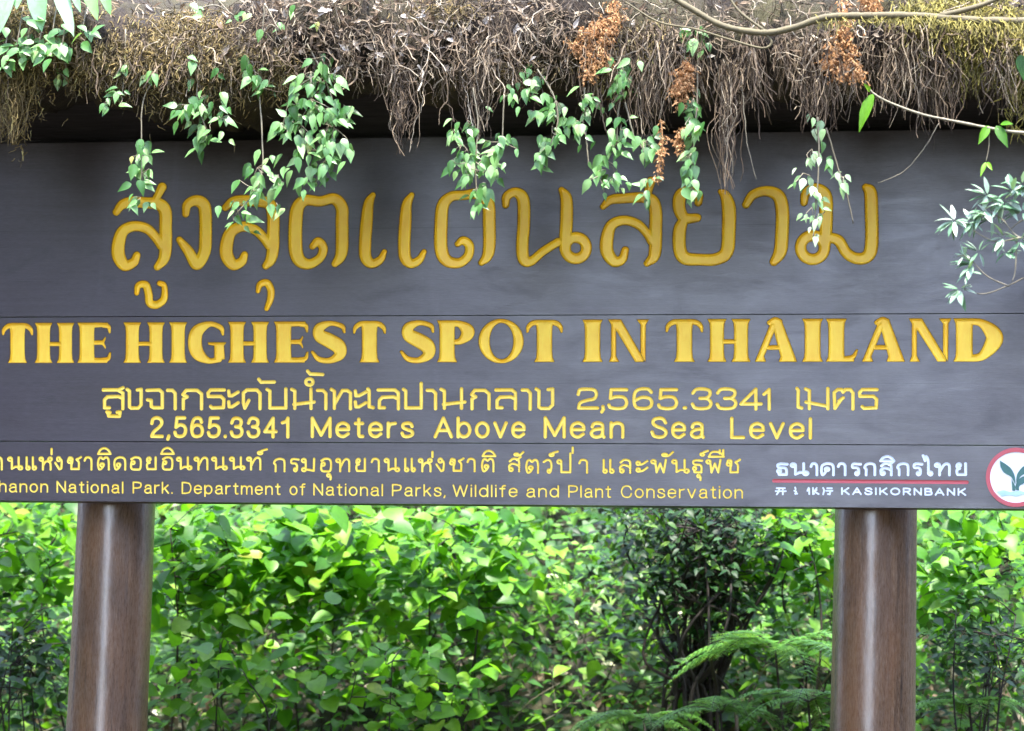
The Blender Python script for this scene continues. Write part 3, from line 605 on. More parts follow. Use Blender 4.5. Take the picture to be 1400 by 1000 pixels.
# ---- small Latin lettering, plain grotesque drawn by strokes (cap height 1)
def EL(cx, cy, a, b): return ('q', [(cx + a * math.cos(t), cy + b * math.sin(t)) for t in np.linspace(0, 2 * math.pi, 13)])
XH = .74
BOWL = EL(.26, .37, .26, .37)
LAT = {
 'a': [Q((.05, .54), (.11, .69), (.27, XH), (.43, .68), (.47, .52), (.47, .12), (.52, 0)), Q((.47, .42), (.3, .42), (.1, .35), (.01, .19), (.1, .03), (.26, 0), (.41, .07), (.47, .24))],
 'b': [L((0, 1), (0, 0)), BOWL], 'd': [L((.52, 1), (.52, 0)), BOWL], 'p': [L((0, XH), (0, -.25)), BOWL], 'o': [BOWL],
 'e': [L((.02, .39), (.5, .39)), Q((.5, .39), (.47, .61), (.27, XH), (.06, .63), (0, .37), (.06, .11), (.27, 0), (.48, .15))],
 'f': [Q((.34, .99), (.22, .98), (.15, .86), (.15, .7)), L((.15, .78), (.15, 0)), L((0, .72), (.31, .72))],
 'h': [L((0, 1), (0, 0)), Q((0, .45), (.08, .66), (.26, XH), (.42, .66), (.47, .48), (.47, 0))],
 'n': [L((0, XH), (0, 0)), Q((0, .45), (.08, .66), (.26, XH), (.42, .66), (.47, .48), (.47, 0))],
 'm': [L((0, XH), (0, 0)), Q((0, .45), (.08, .66), (.22, XH), (.36, .66), (.39, .48), (.39, 0)), Q((.39, .45), (.47, .66), (.61, XH), (.75, .66), (.78, .48), (.78, 0))],
 'i': [L((0, XH), (0, 0)), L((0, .97), (0, 1))], 'l': [L((0, 1), (0, 0))],
 'k': [L((0, 1), (0, 0)), L((.42, XH), (.02, .3)), L((.17, .45), (.46, 0))],
 'r': [L((0, XH), (0, 0)), Q((0, .42), (.08, .66), (.3, .73))],
 's': [Q((.43, .57), (.36, .71), (.22, XH), (.05, .68), (.05, .5), (.22, .39), (.42, .29), (.43, .1), (.23, 0), (.06, .05), (0, .19))],
 't': [L((.14, .95), (.14, .12)), Q((.14, .14), (.18, .02), (.31, .01)), L((0, .72), (.3, .72))],
 'v': [L((0, XH), (.25, 0), (.5, XH))],
 'A': [L((0, 0), (.36, 1), (.72, 0)), L((.13, .34), (.59, .34))], 'B': [L((0, 0), (0, 1), (.3, 1)), Q((.3, 1), (.5, .92), (.5, .62), (.3, .53)), L((.3, .53), (0, .53)), Q((.3, .53), (.56, .44), (.56, .1), (.3, 0)), L((.3, 0), (0, 0))],
 'C': [Q((.66, .7), (.56, .92), (.36, 1), (.12, .9), (0, .5), (.12, .1), (.36, 0), (.58, .08), (.67, .32))],
 'D': [L((0, 0), (0, 1)), L((0, 1), (.25, 1)), Q((.25, 1), (.53, .9), (.65, .5), (.53, .1), (.25, 0)), L((.25, 0), (0, 0))],
 'I': [L((0, 0), (0, 1))], 'K': [L((0, 0), (0, 1)), L((.58, 1), (.02, .36)), L((.2, .55), (.62, 0))],
 'L': [L((0, 1), (0, 0), (.46, 0))], 'M': [L((0, 0), (0, 1), (.38, .08), (.76, 1), (.76, 0))], 'N': [L((0, 0), (0, 1), (.6, 0), (.6, 1))],
 'O': [EL(.38, .5, .38, .5)], 'P': [L((0, 0), (0, 1)), L((0, 1), (.3, 1)), Q((.3, 1), (.55, .92), (.6, .73), (.52, .53), (.3, .46)), L((.3, .46), (0, .46))],
 'R': [L((0, 0), (0, 1)), L((0, 1), (.3, 1)), Q((.3, 1), (.55, .92), (.58, .73), (.5, .55), (.3, .48)), L((.3, .48), (0, .48)), L((.3, .48), (.6, 0))],
 'S': [Q((.58, .76), (.48, .95), (.3, 1), (.08, .92), (.05, .72), (.2, .57), (.46, .45), (.6, .28), (.52, .06), (.3, 0), (.08, .07), (0, .27))],
 'W': [L((0, 1), (.22, 0), (.46, .95), (.7, 0), (.92, 1))],
 '1': [L((.02, .76), (.2, .82), (.28, 1), (.28, 0))],
 '2': [Q((.02, .7), (.08, .92), (.27, 1), (.46, .9), (.5, .7), (.38, .5), (.12, .25), (.02, .03)), L((.02, 0), (.52, 0))],
 '3': [Q((.02, .74), (.1, .94), (.26, 1), (.44, .92), (.48, .74), (.4, .58), (.22, .54)), Q((.22, .54), (.44, .48), (.52, .28), (.44, .07), (.26, 0), (.08, .06), (0, .25))],
 '4': [L((.4, 0), (.4, 1), (0, .28), (.54, .28))],
 '5': [L((.47, 1), (.1, 1), (.05, .5)), Q((.05, .5), (.26, .63), (.46, .54), (.52, .32), (.44, .08), (.24, 0), (.06, .06), (0, .22))],
 '6': [Q((.48, .78), (.42, .95), (.28, 1), (.1, .9), (0, .5), (.06, .1), (.26, 0), (.46, .09), (.52, .32), (.44, .55), (.26, .62), (.08, .52), (.01, .35))],
 '.': [L((0, .0), (.0, .02))], ',': [L((.03, .02), (.03, 0), (-.02, -.14))],
}
def words(ws, r, step, depth, mat, gap=.13):
    """ws: (text, x0, y0, x1, y1, cap height) in the photograph's pixels; each word is a carving of its own"""
    for txt, x0, y0, x1, y1, ch in ws:
        g = gap + 2 * r / ch; xs_, c = [], 0
        for t in txt:
            w = max(x for k, v in LAT[t] for x, y in v); xs_.append(c); c += w + g
        tot = c - g; pr = []; k = (x1 - x0 - 2 * r) / tot; H = ch - 2 * r
        for t, ox in zip(txt, xs_):
            for kd, v in LAT[t]:
                pts = []
                for x, y in v:
                    px = x0 + r + (ox + x) * k; yb = y0 + (y1 - y0) * (px - x0) / (x1 - x0)
                    pts.append((*P2(px, yb - r - y * H), r * unit_scale(px, yb)))
                if kd == 'q': pr.append(('s', catmull(pts, 5)))
                else:
                    for a, b in zip(pts[:-1], pts[1:]):
                        a, b = np.array(a), np.array(b); n = max(3, int(np.linalg.norm((b - a)[:2]) / 0.5)); u = np.linspace(0, 1, n)[:, None]
                        pr.append(('s', a * (1 - u) + b * u))
        carve('lettering', pr, step, depth, 1.6, mat)
words([('2,565.3341', 204.5, 599.3, 396, 600, 30.5), ('Meters', 424.5, 599.5, 566, 599.8, 30), ('Above', 592.5, 599.8, 719, 600, 30.5), ('Mean', 743, 600, 854, 600.3, 31), ('Sea', 889, 600.4, 964, 600.6, 31), ('Level', 998, 600.8, 1110.5, 601.5, 31)],
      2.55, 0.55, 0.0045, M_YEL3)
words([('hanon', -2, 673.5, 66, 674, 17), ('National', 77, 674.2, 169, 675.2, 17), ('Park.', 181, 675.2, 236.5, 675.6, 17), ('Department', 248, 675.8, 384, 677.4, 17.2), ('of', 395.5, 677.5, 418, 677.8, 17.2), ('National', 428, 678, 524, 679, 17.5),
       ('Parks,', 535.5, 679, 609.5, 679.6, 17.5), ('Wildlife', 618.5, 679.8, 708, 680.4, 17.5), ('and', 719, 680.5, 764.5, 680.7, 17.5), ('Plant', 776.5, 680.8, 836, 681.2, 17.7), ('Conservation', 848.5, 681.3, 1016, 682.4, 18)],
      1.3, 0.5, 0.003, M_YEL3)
words([('KASIKORNBANK', 1150, 677, 1321, 678.2, 10.8)], 1.15, 0.45, 0.0015, M_WHITE, .16)
# red rule and the round emblem (flat, let into the board)
def strip(name, a, b, wd_, depth, mat, label=None):
    p = ('s', np.array([(*(P2(*a) * (1 - t) + P2(*b) * t), wd_) for t in np.linspace(0, 1, 500)]))
    o = carve(name, [p], 0.7, depth, 1.2, mat)
    if label: o['label'] = label
    return o
strip('rule', (1058, 657.6), (1322, 659.6), 2.4, 0.002, M_RED, 'long thin red line under the white Thai name')

# ---- planks with the carvings cut right through their fronts
X0, X1 = at(-330, 500)[0], at(1610, 500)[0]
zt = lambda py: at(700, py)[2]
SEAMS = [zt(186), zt(431.3), zt(606.3), zt(690.2)]
TH_B = 0.055
for i in range(3):
    z1, z0 = SEAMS[i] - 0.0012, SEAMS[i + 1] + (0.0012 if i < 2 else 0)
    loops = [h for h in HOLES if z0 < np.mean([q[1] for q in h]) / U < z1]
    n = 60
    rect = [(X0 + (X1 - X0) * k / n, z0) for k in range(n + 1)] + [(X0 + (X1 - X0) * k / n, z1) for k in range(n, -1, -1)]
    polys = [[Vector((x, z, 0)) for x, z in rect]] + [[Vector((x / U, z / U, 0)) for x, z in h] for h in loops]
    flat = []; edges = []
    for p in polys:
        k0 = len(flat); flat += [v.xy for v in p]; edges += [(k0 + q, k0 + (q + 1) % len(p)) for q in range(len(p))]
    ov, oe, of, _1, oeo, _2 = delaunay_2d_cdt(flat, edges, [], 0, 1e-7)
    wall = {frozenset(e) for e, q in zip(oe, oeo) if q}
    byedge = {}
    for k, f in enumerate(of):
        for q in range(len(f)): byedge.setdefault(frozenset((f[q], f[(q + 1) % len(f)])), []).append(k)
    par = {}; todo = []
    for e, fk in byedge.items():
        if len(fk) == 1 and fk[0] not in par: par[fk[0]] = 1 if e in wall else 0; todo.append(fk[0])
    while todo:
        k = todo.pop(); f = of[k]
        for q in range(len(f)):
            e = frozenset((f[q], f[(q + 1) % len(f)]))
            for m in byedge[e]:
                if m not in par: par[m] = par[k] ^ (1 if e in wall else 0); todo.append(m)
    bm = bmesh.new()
    vs = [bm.verts.new((v.x, 0, v.y)) for v in ov]
    for k, f in enumerate(of):
        if par.get(k) == 1:
            g = bm.faces.new([vs[q] for q in f]); g.normal_update()
            if g.normal.y > 0: g.normal_flip()
    # edges, back
    k4 = [(X0, z0), (X1, z0), (X1, z1), (X0, z1)]
    fr = [bm.verts.new((x, 0, z)) for x, z in k4]; bk = [bm.verts.new((x, TH_B, z)) for x, z in k4]
    for q in range(4):
        bm.faces.new((fr[q], bk[q], bk[(q + 1) % 4], fr[(q + 1) % 4]))
    bm.faces.new(bk)
    me = bpy.data.meshes.new('plank'); bm.to_mesh(me); bm.free()
    link('plank', me, M_BOARD, sign)
# emblem
ec = P2(1389, 653.2) / U; er = 40.2 * unit_scale(1389, 653) / U
def disc(name, r0, r1, y0, y1, mat, parent, n=64):
    bm = bmesh.new(); rings = []
    for r, y in ((r0, y1), (r0, y0), (r1, y0), (r1, y1)):
        rings.append([bm.verts.new((ec[0] + r * math.cos(2 * math.pi * k / n), y, ec[1] + r * math.sin(2 * math.pi * k / n))) for k in range(n)] if r > 0 else None)
    for a, b in zip(rings, rings[1:]):
        if a and b:
            for k in range(n): bm.faces.new((a[k], a[(k + 1) % n], b[(k + 1) % n], b[k]))
    if r1 == 0: bm.faces.new(rings[1])
    bmesh.ops.recalc_face_normals(bm, faces=bm.faces)
    me = bpy.data.meshes.new(name); bm.to_mesh(me); bm.free()
    return link(name, me, mat, parent)
emb = disc('emblem', er * 0.90, 0, -0.004, 0.0, M_DISC, sign); emb['label'] = 'round white emblem with a teal sprout in a red ring'
def prism(name, polys, y0, y1, mat, parent):
    bm = bmesh.new()
    for pl in polys:
        f = [bm.verts.new((x, y0, z)) for x, z in pl]; b = [bm.verts.new((x, y1, z)) for x, z in pl]; n = len(pl)
        bm.faces.new(f)
        for k in range(n): bm.faces.new((f[k], b[k], b[(k + 1) % n], f[(k + 1) % n]))
    bmesh.ops.recalc_face_normals(bm, faces=bm.faces)
    me = bpy.data.meshes.new(name); bm.to_mesh(me); bm.free(); return link(name, me, mat, parent)
disc('rim', er * 1.02, er * 0.88, -0.007, 0.0, M_RED, emb)
def E_(pts, n=5): return [tuple(P2(1050 + x / 4, 590 + y / 4) / U) for x, y in catmull(pts, n)]
prism('sprout', [E_([(1268, 160), (1300, 180), (1330, 205), (1350, 245), (1352, 290), (1330, 250), (1290, 225), (1272, 195)]),
                 E_([(1444, 160), (1416, 180), (1384, 205), (1362, 240), (1360, 282), (1384, 246), (1420, 226), (1440, 195)]),
                 E_([(1333, 262), (1352, 300), (1352, 325), (1336, 325)], 4),
                 E_([(1356, 320), (1354, 300), (1372, 262), (1420, 240), (1432, 250), (1400, 285), (1376, 300), (1374, 325)], 4)], -0.0062, -0.0035, M_TEAL, emb)
prism('ground_band', [E_([(1250, 332), (1290, 324), (1330, 334), (1370, 326), (1410, 334), (1455, 328), (1440, 352), (1400, 346), (1360, 356), (1320, 350), (1280, 358)])], -0.0058, -0.0035, M_PALE, emb)

# ---- posts: round, slightly tapered, standing behind the boards and coming out below them
def post(pxc_top, pxc_bot, rad_top, rad_bot, Yc):
    a, b = at(pxc_top, 690, Yc), at(pxc_bot, 1000, Yc)
    d = (a - b) / (a[2] - b[2])
    base = b + d * (0.0 - 0.15 - b[2]); top = a + d * (zt(178) - 0.02 - a[2])
    mb = MB(); n = 40; seg = 64
    P = base[None] + (top - base)[None] * np.linspace(0, 1, n)[:, None]
    zz = P[:, 2]; rr = np.interp(zz, [b[2], a[2]], [rad_bot, rad_top]); rr = np.where(zz < b[2], rad_bot * 1.02, rr)
    an = np.arange(seg) * 2 * math.pi / seg
    wob = 1 + 0.006 * np.sin(3 * an + 1)[None] + 0.004 * np.sin(7 * an + 0.2 * np.arange(n)[:, None])
    V = np.stack([P[:, 0:1] + rr[:, None] * wob * np.cos(an), P[:, 1:2] + rr[:, None] * wob * np.sin(an), np.repeat(P[:, 2:3], seg, 1)], -1).reshape(-1, 3)
    fs = [(i * seg + j, i * seg + (j + 1) % seg, (i + 1) * seg + (j + 1) % seg, (i + 1) * seg + j) for i in range(n - 1) for j in range(seg)] + [tuple((n - 1) * seg + j for j in range(seg))]
    mb.add(V, fs); return mb.build('post', M_POST, sign, True)
YP = 0.175
post(159, 145.5, 0.1095, 0.113, YP)
post(1197.5, 1193, 0.1105, 0.114, YP)
mb = MB(); mb.box((X0, 0.062, zt(196)), (X1, 0.16, zt(88)))
mb.build('beam', M_BEAM, sign)

# ================================================================ THE MOSSY ROOF OVER THE SIGN
EY = -0.53                                    # the eave hangs this far in front of the boards
def nz(x, k=1.0): return math.sin(2.1 * x * k + 0.6) * 0.5 + math.sin(5.3 * x * k + 2.2) * 0.3 + math.sin(11.7 * x * k + 4) * 0.2
_ep = [(-60, 118), (60, 95), (110, 118), (200, 140), (290, 140), (340, 118), (420, 88), (500, 92), (550, 110), (620, 95), (700, 98), (800, 92), (900, 104), (1000, 88), (1120, 108), (1200, 92), (1250, 84), (1330, 92), (1460, 120)]
_ex = [at(p, q, EY)[0] for p, q in _ep]; _ez = [at(p, q - 8, EY)[2] for p, q in _ep]
def eave_low(x): return float(np.interp(x, _ex, _ez)) + 0.012 * nz(x, 2.3)
roofx = np.linspace(X0 - 0.15, X1 + 0.15, 170)
prof = [(0.75, 0.40), (0.6, 0.35), (0.3, 0.10), (0.1, 0.04), (-0.15, 0.02), (EY + 0.12, -0.03), (EY + 0.02, -0.01), (EY - 0.03, 0.06), (EY - 0.02, 0.14), (EY + 0.05, 0.22), (EY + 0.2, 0.30), (0.1, 0.5), (0.4, 0.62), (0.75, 0.46)]
V = []; fs = []
for i, x in enumerate(roofx):
    z = eave_low(x)
    for j, (y, dz) in enumerate(prof):
        a = 0.028 if 3 < j < 12 else 0.01
        V.append((x, y + a * RNG.uniform(-1, 1) + 0.02 * math.sin(x * 9 + j), z + dz + a * RNG.uniform(-1, 1)))
m_ = len(prof)
for i in range(len(roofx) - 1):
    for j in range(m_): fs.append((i * m_ + j, i * m_ + (j + 1) % m_, (i + 1) * m_ + (j + 1) % m_, (i + 1) * m_ + j))
fs.append(tuple(range(m_))); fs.append(tuple((len(roofx) - 1) * m_ + j for j in range(m_))[::-1])
mb = MB(); mb.add(V, fs); roof = mb.build('roof', M_EAVE, sign, True)
bm = bmesh.new(); bm.from_mesh(roof.data); bmesh.ops.recalc_face_normals(bm, faces=bm.faces); bm.to_mesh(roof.data); bm.free()

def wander(p, d, n, step, jit, grav=0.0):
    P = [np.array(p, float)]; d = np.array(d, float)
    for _ in range(n):
        d = d + RNG.normal(0, jit, 3) + np.array([0, 0, -grav]); d /= np.linalg.norm(d); P.append(P[-1] + d * step)
    return np.array(P)
def eave_pt(px, py, out=0.0):                 # a point on the roof's shaggy front, placed through its own depth
    x = at(px, py, EY)[0]; z = at(px, py, EY)[2]; lo = eave_low(x); t = z - lo
    y = np.interp(t, [-0.2, -0.02, 0.06, 0.14, 0.22, 0.30, 0.6], [EY + 0.06, EY + 0.0, EY - 0.035, EY - 0.025, EY + 0.045, EY + 0.19, EY + 0.8])
    return np.array([x, y - out, z])
# straw and fine roots lying over and falling from the eave
mb = MB()
for k in range(6000):
    px = RNG.uniform(-60, 1460); dens = 1.0 if 330 < px < 780 else (0.5 if px > 780 else 0.28)
    if RNG.random() > dens: continue
    py = RNG.uniform(-60, 105)
    p = eave_pt(px, py, RNG.uniform(0.0, 0.045))
    a = RNG.uniform(0, 2 * math.pi)
    d = (math.cos(a), RNG.normal(0, 0.25), math.sin(a) * 0.9 - 0.3)
    P = wander(p, d, 6, RNG.uniform(0.006, 0.020), 0.34, 0.07)
    P[:, 1] = np.minimum(P[:, 1], EY + 0.2)
    r = RNG.uniform(0.0007, 0.0016) * (2.0 if RNG.random() < 0.08 else 1)
    mb.tube(P, r, r * 0.6, 3)
tag(mb.build('straw', M_STRAW), 'tangle of dry brown straw and twigs covering the roof edge', 'straw', kind='stuff')
mb = MB()
_clx = np.sort(RNG.uniform(-60, 1460, 95)); _cll = RNG.uniform(.25, 1.15, 95)
for k in range(3600):
    i = RNG.integers(0, 95); px = _clx[i] + RNG.normal(0, 6.5); py = RNG.uniform(30, 100)
    reach = np.interp(px, [0, 90, 130, 300, 400, 470, 560, 640, 700, 860, 1000, 1250, 1400], [.10, .03, .07, .08, .04, .05, .11, .07, .11, .13, .12, .14, .14])
    if RNG.random() > .35 + 5 * reach: continue
    p = eave_pt(px, py, RNG.uniform(-0.05, 0.05))
    ln = .03 + reach * _cll[i] * RNG.uniform(.5, 1.2)
    curly = .34 if 480 < px < 720 else .2
    P = wander(p, (RNG.normal(0, .3), RNG.normal(0, .2), -1), 9, ln / 9, curly, 0.16)
    r = RNG.uniform(0.0006, 0.0014) * (1.9 if RNG.random() < 0.1 else 1)
    mb.tube(P, r, r * 0.45, 3)
tag(mb.build('hanging_roots', M_ROOT), 'fringe of fine brown roots hanging down from the roof edge', 'roots', kind='stuff')
def moss_patch(mb, px, py, rx, ry, n, ln=0.03, drop=0.5):
    for k in range(int(n * 2.9)):
        a = RNG.normal(0, 0.5); b = RNG.normal(0, 0.5)
        p = eave_pt(px + a * rx, py + b * ry, RNG.uniform(0.0, 0.035))
        P = wander(p, (RNG.normal(0, .6), -0.3 + RNG.normal(0, .3), -drop + RNG.normal(0, .5)), 4, ln * RNG.uniform(.4, 1.2) / 4, 0.3, 0.15)
        r = RNG.uniform(0.0009, 0.0021); mb.tube(P, r, r * .5, 3)
mb = MB()
for a in [(110, 60, 60, 50, 500), (160, 95, 60, 30, 420), (225, 85, 70, 60, 600), (300, 90, 60, 50, 450), (250, 30, 60, 30, 250), (375, 100, 40, 30, 250), (20, 110, 40, 40, 420), (15, 140, 22, 50, 260), (8, 20, 40, 30, 200), (690, 105, 60, 20, 120), (870, 90, 60, 50, 300), (620, 15, 60, 20, 80)]: moss_patch(mb, *a)
tag(mb.build('brown_moss', M_MOSS), 'brown green moss matted over the left of the roof edge', 'moss', kind='stuff')
mb = MB()
for a in [(1300, 30, 60, 40, 420), (1350, 45, 60, 50, 420), (1395, 90, 30, 70, 260), (1260, 20, 30, 14, 160), (1325, 80, 25, 40, 130)]: moss_patch(mb, *a, 0.04, 0.9)
tag(mb.build('yellow_moss', M_GMOSS), 'yellow green moss draped over the right end of the roof edge', 'moss', kind='stuff')
# fallen dead leaves stuck in the thatch
mb = MB()
for k in range(520):
    px = RNG.uniform(-20, 1420) if RNG.random() < .4 else RNG.normal(540, 130); py = RNG.uniform(-30, 95)
    p = eave_pt(px, py, RNG.uniform(0.01, 0.035)); a = RNG.uniform(0, 6.28)
    mb.leaf(p, (math.cos(a), RNG.normal(0, .4), math.sin(a)), (RNG.normal(0, .5), -1, 0.5), RNG.uniform(0.012, 0.04), RNG.uniform(0.006, 0.018), 'small', RNG.uniform(-.4, .5), .5)
tag(mb.build('dead_leaves', M_DEADLEAF), 'scatter of pale dry leaves caught in the straw of the roof edge', 'dead leaves', kind='stuff')

# ================================================================ HANGING PLANTS
def path_px(pts, Y, n=6): return catmull([at(x, y, Y + (dy[0] if dy else 0)) for x, y, *dy in pts], n)
def vine(label, stems, clusters, Y=EY - 0.05, L_=0.052, mat=None, wr=0.52, cat='vine', kind='point'):
    """stems: photograph polylines on the vine's own depth; clusters: (px, py, spread px, leaves)"""
    base = at(*stems[0][0][:2], Y); root = empty('hanging_vine', base); tag(root, label, cat)
    ms = MB(); ml = MB()
    for st in stems:
        P = path_px(st, Y); P = P + np.cumsum(RNG.normal(0, 0.0006, P.shape), 0); ms.tube(P, 0.0026, 0.0015, 5)
    for cx, cy, sp, n in clusters:
        for k in range(max(2, int(n * (1.25 if n > 20 else 0.95)))):
            u, v = RNG.normal(0, .46, 2); px, py = cx + u * sp, cy + v * sp
            p = at(px, py, Y + RNG.uniform(-0.05, 0.04))
            a = RNG.normal(0, 0.5) + u * 0.7
            d = np.array([math.sin(a), -RNG.uniform(0.05, 0.5), -math.cos(a) * 0.9])
            upv = np.array([RNG.normal(0, .35), -0.75, RNG.uniform(.25, 1.0)])
            L1 = L_ * RNG.uniform(.5, 1.1)
            d /= np.linalg.norm(d)
            ml.leaf(p - d * L1 * 0.4, d, upv, L1, L1 * wr * RNG.uniform(.85, 1.2), kind, RNG.uniform(.05, .35), RNG.uniform(.1, .5))
            if k % 3 == 0:
                q = at(cx, cy - sp * .4, Y); m = (q + p) / 2 + RNG.normal(0, .006, 3); ms.tube(catmull([q, m, p - d * L1 * .4], 4), 0.0012, 0.0008, 4)
    ms.build('stem', M_STEM, root, True); ml.build('foliage', mat or M_VINE, root, True)
    return root
vine('small leafy vine with one tiny sprig in the dark gap at the far left', [[(78, 60), (88, 80), (95, 98)]], [(84, 108, 16, 10), (107, 93, 9, 3)], L_=0.036)
vine('short vine with small stacked leaf sprigs, second from the left end', [[(172, 40), (172, 90), (168, 130)]], [(163, 102, 16, 9), (162, 132, 16, 12), (146, 144, 10, 5)], L_=0.036)
vine('long thin vine ending in a big leaf bunch over the first Thai letter', [[(216, 60), (210, 105), (196, 140), (194, 190), (196, 250)]], [(208, 106, 12, 7), (190, 212, 20, 12), (198, 206, 16, 5), (194, 245, 20, 16), (190, 275, 16, 10)], L_=0.044)
vine('leafy vine with a rounded bunch hanging just left of the longer pale bunch', [[(278, 70), (270, 130), (285, 185)]], [(262, 102, 18, 8), (268, 158, 34, 26), (300, 168, 24, 12), (277, 192, 22, 12), (282, 140, 20, 6)], L_=0.044)
vine('long vine zigzagging down to pale bunches over the third Thai letter', [[(330, 40), (322, 85), (316, 110)], [(345, 80), (356, 150), (358, 220), (352, 260), (320, 295)]], [(338, 102, 28, 20), (362, 128, 16, 7), (300, 98, 10, 3), (352, 240, 26, 16), (380, 246, 18, 8), (348, 265, 20, 12), (322, 292, 26, 18), (378, 282, 11, 4)], L_=0.044)
vine('largest and densest leaf vine, a dark green curtain left of centre', [[(420, 60), (440, 100), (456, 150), (450, 200), (430, 250)], [(430, 105), (400, 130), (386, 180)]],
     [(425, 112, 34, 22), (400, 130, 26, 12), (445, 108, 22, 8), (425, 150, 36, 26), (455, 160, 28, 16), (412, 185, 34, 18), (450, 185, 34, 26), (386, 180, 16, 8), (418, 212, 26, 14), (455, 208, 22, 12), (440, 235, 24, 16), (420, 250, 22, 12), (470, 150, 16, 6)], L_=0.046)
vine('leafy vine with spiky upper tip hanging over the middle of the heading', [[(648, 120), (655, 165), (652, 220), (655, 285)], [(690, 130), (688, 200)]],
     [(640, 175, 24, 10), (620, 188, 18, 8), (632, 208, 28, 18), (648, 232, 30, 22), (685, 205, 26, 18), (640, 250, 24, 12), (660, 262, 22, 10), (655, 283, 14, 6), (675, 228, 22, 10)], L_=0.042)
vine('mid green vine with star shaped sprigs right of the sign centre', [[(735, 95), (758, 135), (762, 175), (740, 225)], [(800, 120), (798, 160)]],
     [(722, 118, 26, 18), (700, 135, 18, 8), (760, 148, 26, 16), (732, 160, 14, 5), (795, 145, 24, 12), (790, 175, 24, 14), (812, 140, 14, 6), (755, 182, 24, 12), (748, 205, 22, 12), (738, 228, 20, 10)], L_=0.042)
vine('bright vine with two bunches, hanging between two orange dead ferns', [[(842, 70), (850, 120), (845, 160), (842, 200)], [(855, 140), (868, 185), (880, 205)]],
     [(847, 92, 20, 12), (850, 112, 20, 10), (846, 135, 18, 10), (850, 178, 20, 10), (842, 205, 24, 16), (880, 205, 26, 16), (828, 228, 22, 12), (818, 248, 18, 10), (838, 252, 20, 8), (885, 250, 12, 5), (880, 268, 14, 5)], L_=0.042)
vine('narrow vine column with paired pointed leaves beside an orange strand', [[(955, 30), (952, 90), (950, 140), (946, 200), (944, 270)]],
     [(948, 46, 18, 6), (943, 62, 18, 9), (958, 72, 16, 6), (948, 142, 18, 9), (945, 165, 18, 8), (958, 178, 12, 4), (945, 190, 18, 8), (945, 218, 20, 12), (945, 242, 18, 10), (944, 264, 14, 7)], L_=0.046)
vine('pale vine trailing below a root mass over the last Thai letter', [[(1118, 160), (1120, 210), (1118, 270), (1113, 330)], [(1130, 175), (1146, 230), (1158, 265), (1166, 305)]],
     [(1118, 178, 18, 7), (1110, 212, 20, 10), (1098, 245, 20, 9), (1134, 225, 14, 5), (1150, 248, 15, 8), (1112, 262, 15, 5), (1124, 276, 12, 4), (1110, 290, 16, 6), (1120, 302, 15, 5), (1108, 310, 14, 4), (1116, 328, 10, 3)], L_=0.036, mat=M_PALEVINE)

# broad leaved plant growing on the roof at the upper left
root = empty('broad_leaf_plant', eave_pt(60, 20)); tag(root, 'broad strap leaved plant with small drooping foliage at the upper left corner', 'plant')
ml = MB(); YB = EY - 0.09
for bx, by, tx, ty, w in [(48, -40, 54, 40, .060), (70, -45, 100, 45, .045), (92, -40, 108, 14, .03), (112, -40, 132, 24, .042), (140, -30, 148, 18, .036), (15, -20, -8, 46, .07), (30, -45, 20, 10, .05)]:
    a, b = at(bx, by, YB), at(tx, ty, YB - .03); d = b - a; ml.leaf(a, d, (RNG.normal(0, .2), -1, .45), np.linalg.norm(d), w, 'blade', .12, .3)
ml.build('strap_leaves', leaf_mat('strap_leaf', [(0, (0.16, 0.36, 0.06)), (0.5, (0.20, 0.42, 0.20)), (1, (0.34, 0.56, 0.34))], 0.35, 0.3), root, True)
ml = MB(); ms = MB()
for cx, cy, sp, n in [(40, 30, 20, 5), (38, 55, 24, 9), (22, 70, 20, 8), (52, 70, 20, 8), (70, 55, 22, 8), (85, 60, 22, 9), (84, 70, 20, 6), (112, 48, 16, 6), (3, 90, 12, 6), (2, 30, 20, 5)]:
    ms.tube(catmull([at(cx + 10, cy - 60, YB + .05), at(cx + 4, cy - 25, YB), at(cx, cy, YB)], 5), .0022, .0012, 5)
    for k in range(n):
        u, v = RNG.normal(0, .45, 2); p = at(cx + u * sp, cy + v * sp, YB + RNG.uniform(-.04, .03)); a = RNG.normal(0, .9) + u
        d = np.array([math.sin(a), -.4, -math.cos(a) * .8]); ml.leaf(p, d, (RNG.normal(0, .4), -.7, .7), RNG.uniform(.03, .052), RNG.uniform(.02, .03), 'ovate', .2, .3)
ml.build('foliage', M_VINE, root, True); ms.build('stem', M_STEM, root, True)
# leafy sprigs scattered on the thatch
for lab, cs in [('small green sprig on the roof straw above the dense leaf curtain', [(358, 50, 12, 3), (382, 42, 12, 4), (430, 35, 8, 2), (392, 20, 10, 3)]), ('pair of lime leaves growing through the straw near the top edge, left of centre', [(268, 15, 14, 5), (320, 22, 14, 4), (340, 20, 10, 3)])]:
    vine(lab, [[(cs[0][0] + 4, cs[0][1] - 45), (cs[0][0], cs[0][1])], [(cs[0][0] + 4, cs[0][1] - 45), (cs[1][0], cs[1][1])], [(cs[0][0], cs[0][1]), ((cs[0][0] + cs[1][0]) / 2, min(cs[0][1], cs[1][1]) - 8), (cs[1][0], cs[1][1])]], cs, Y=EY - 0.075, L_=0.036, cat='sprig')

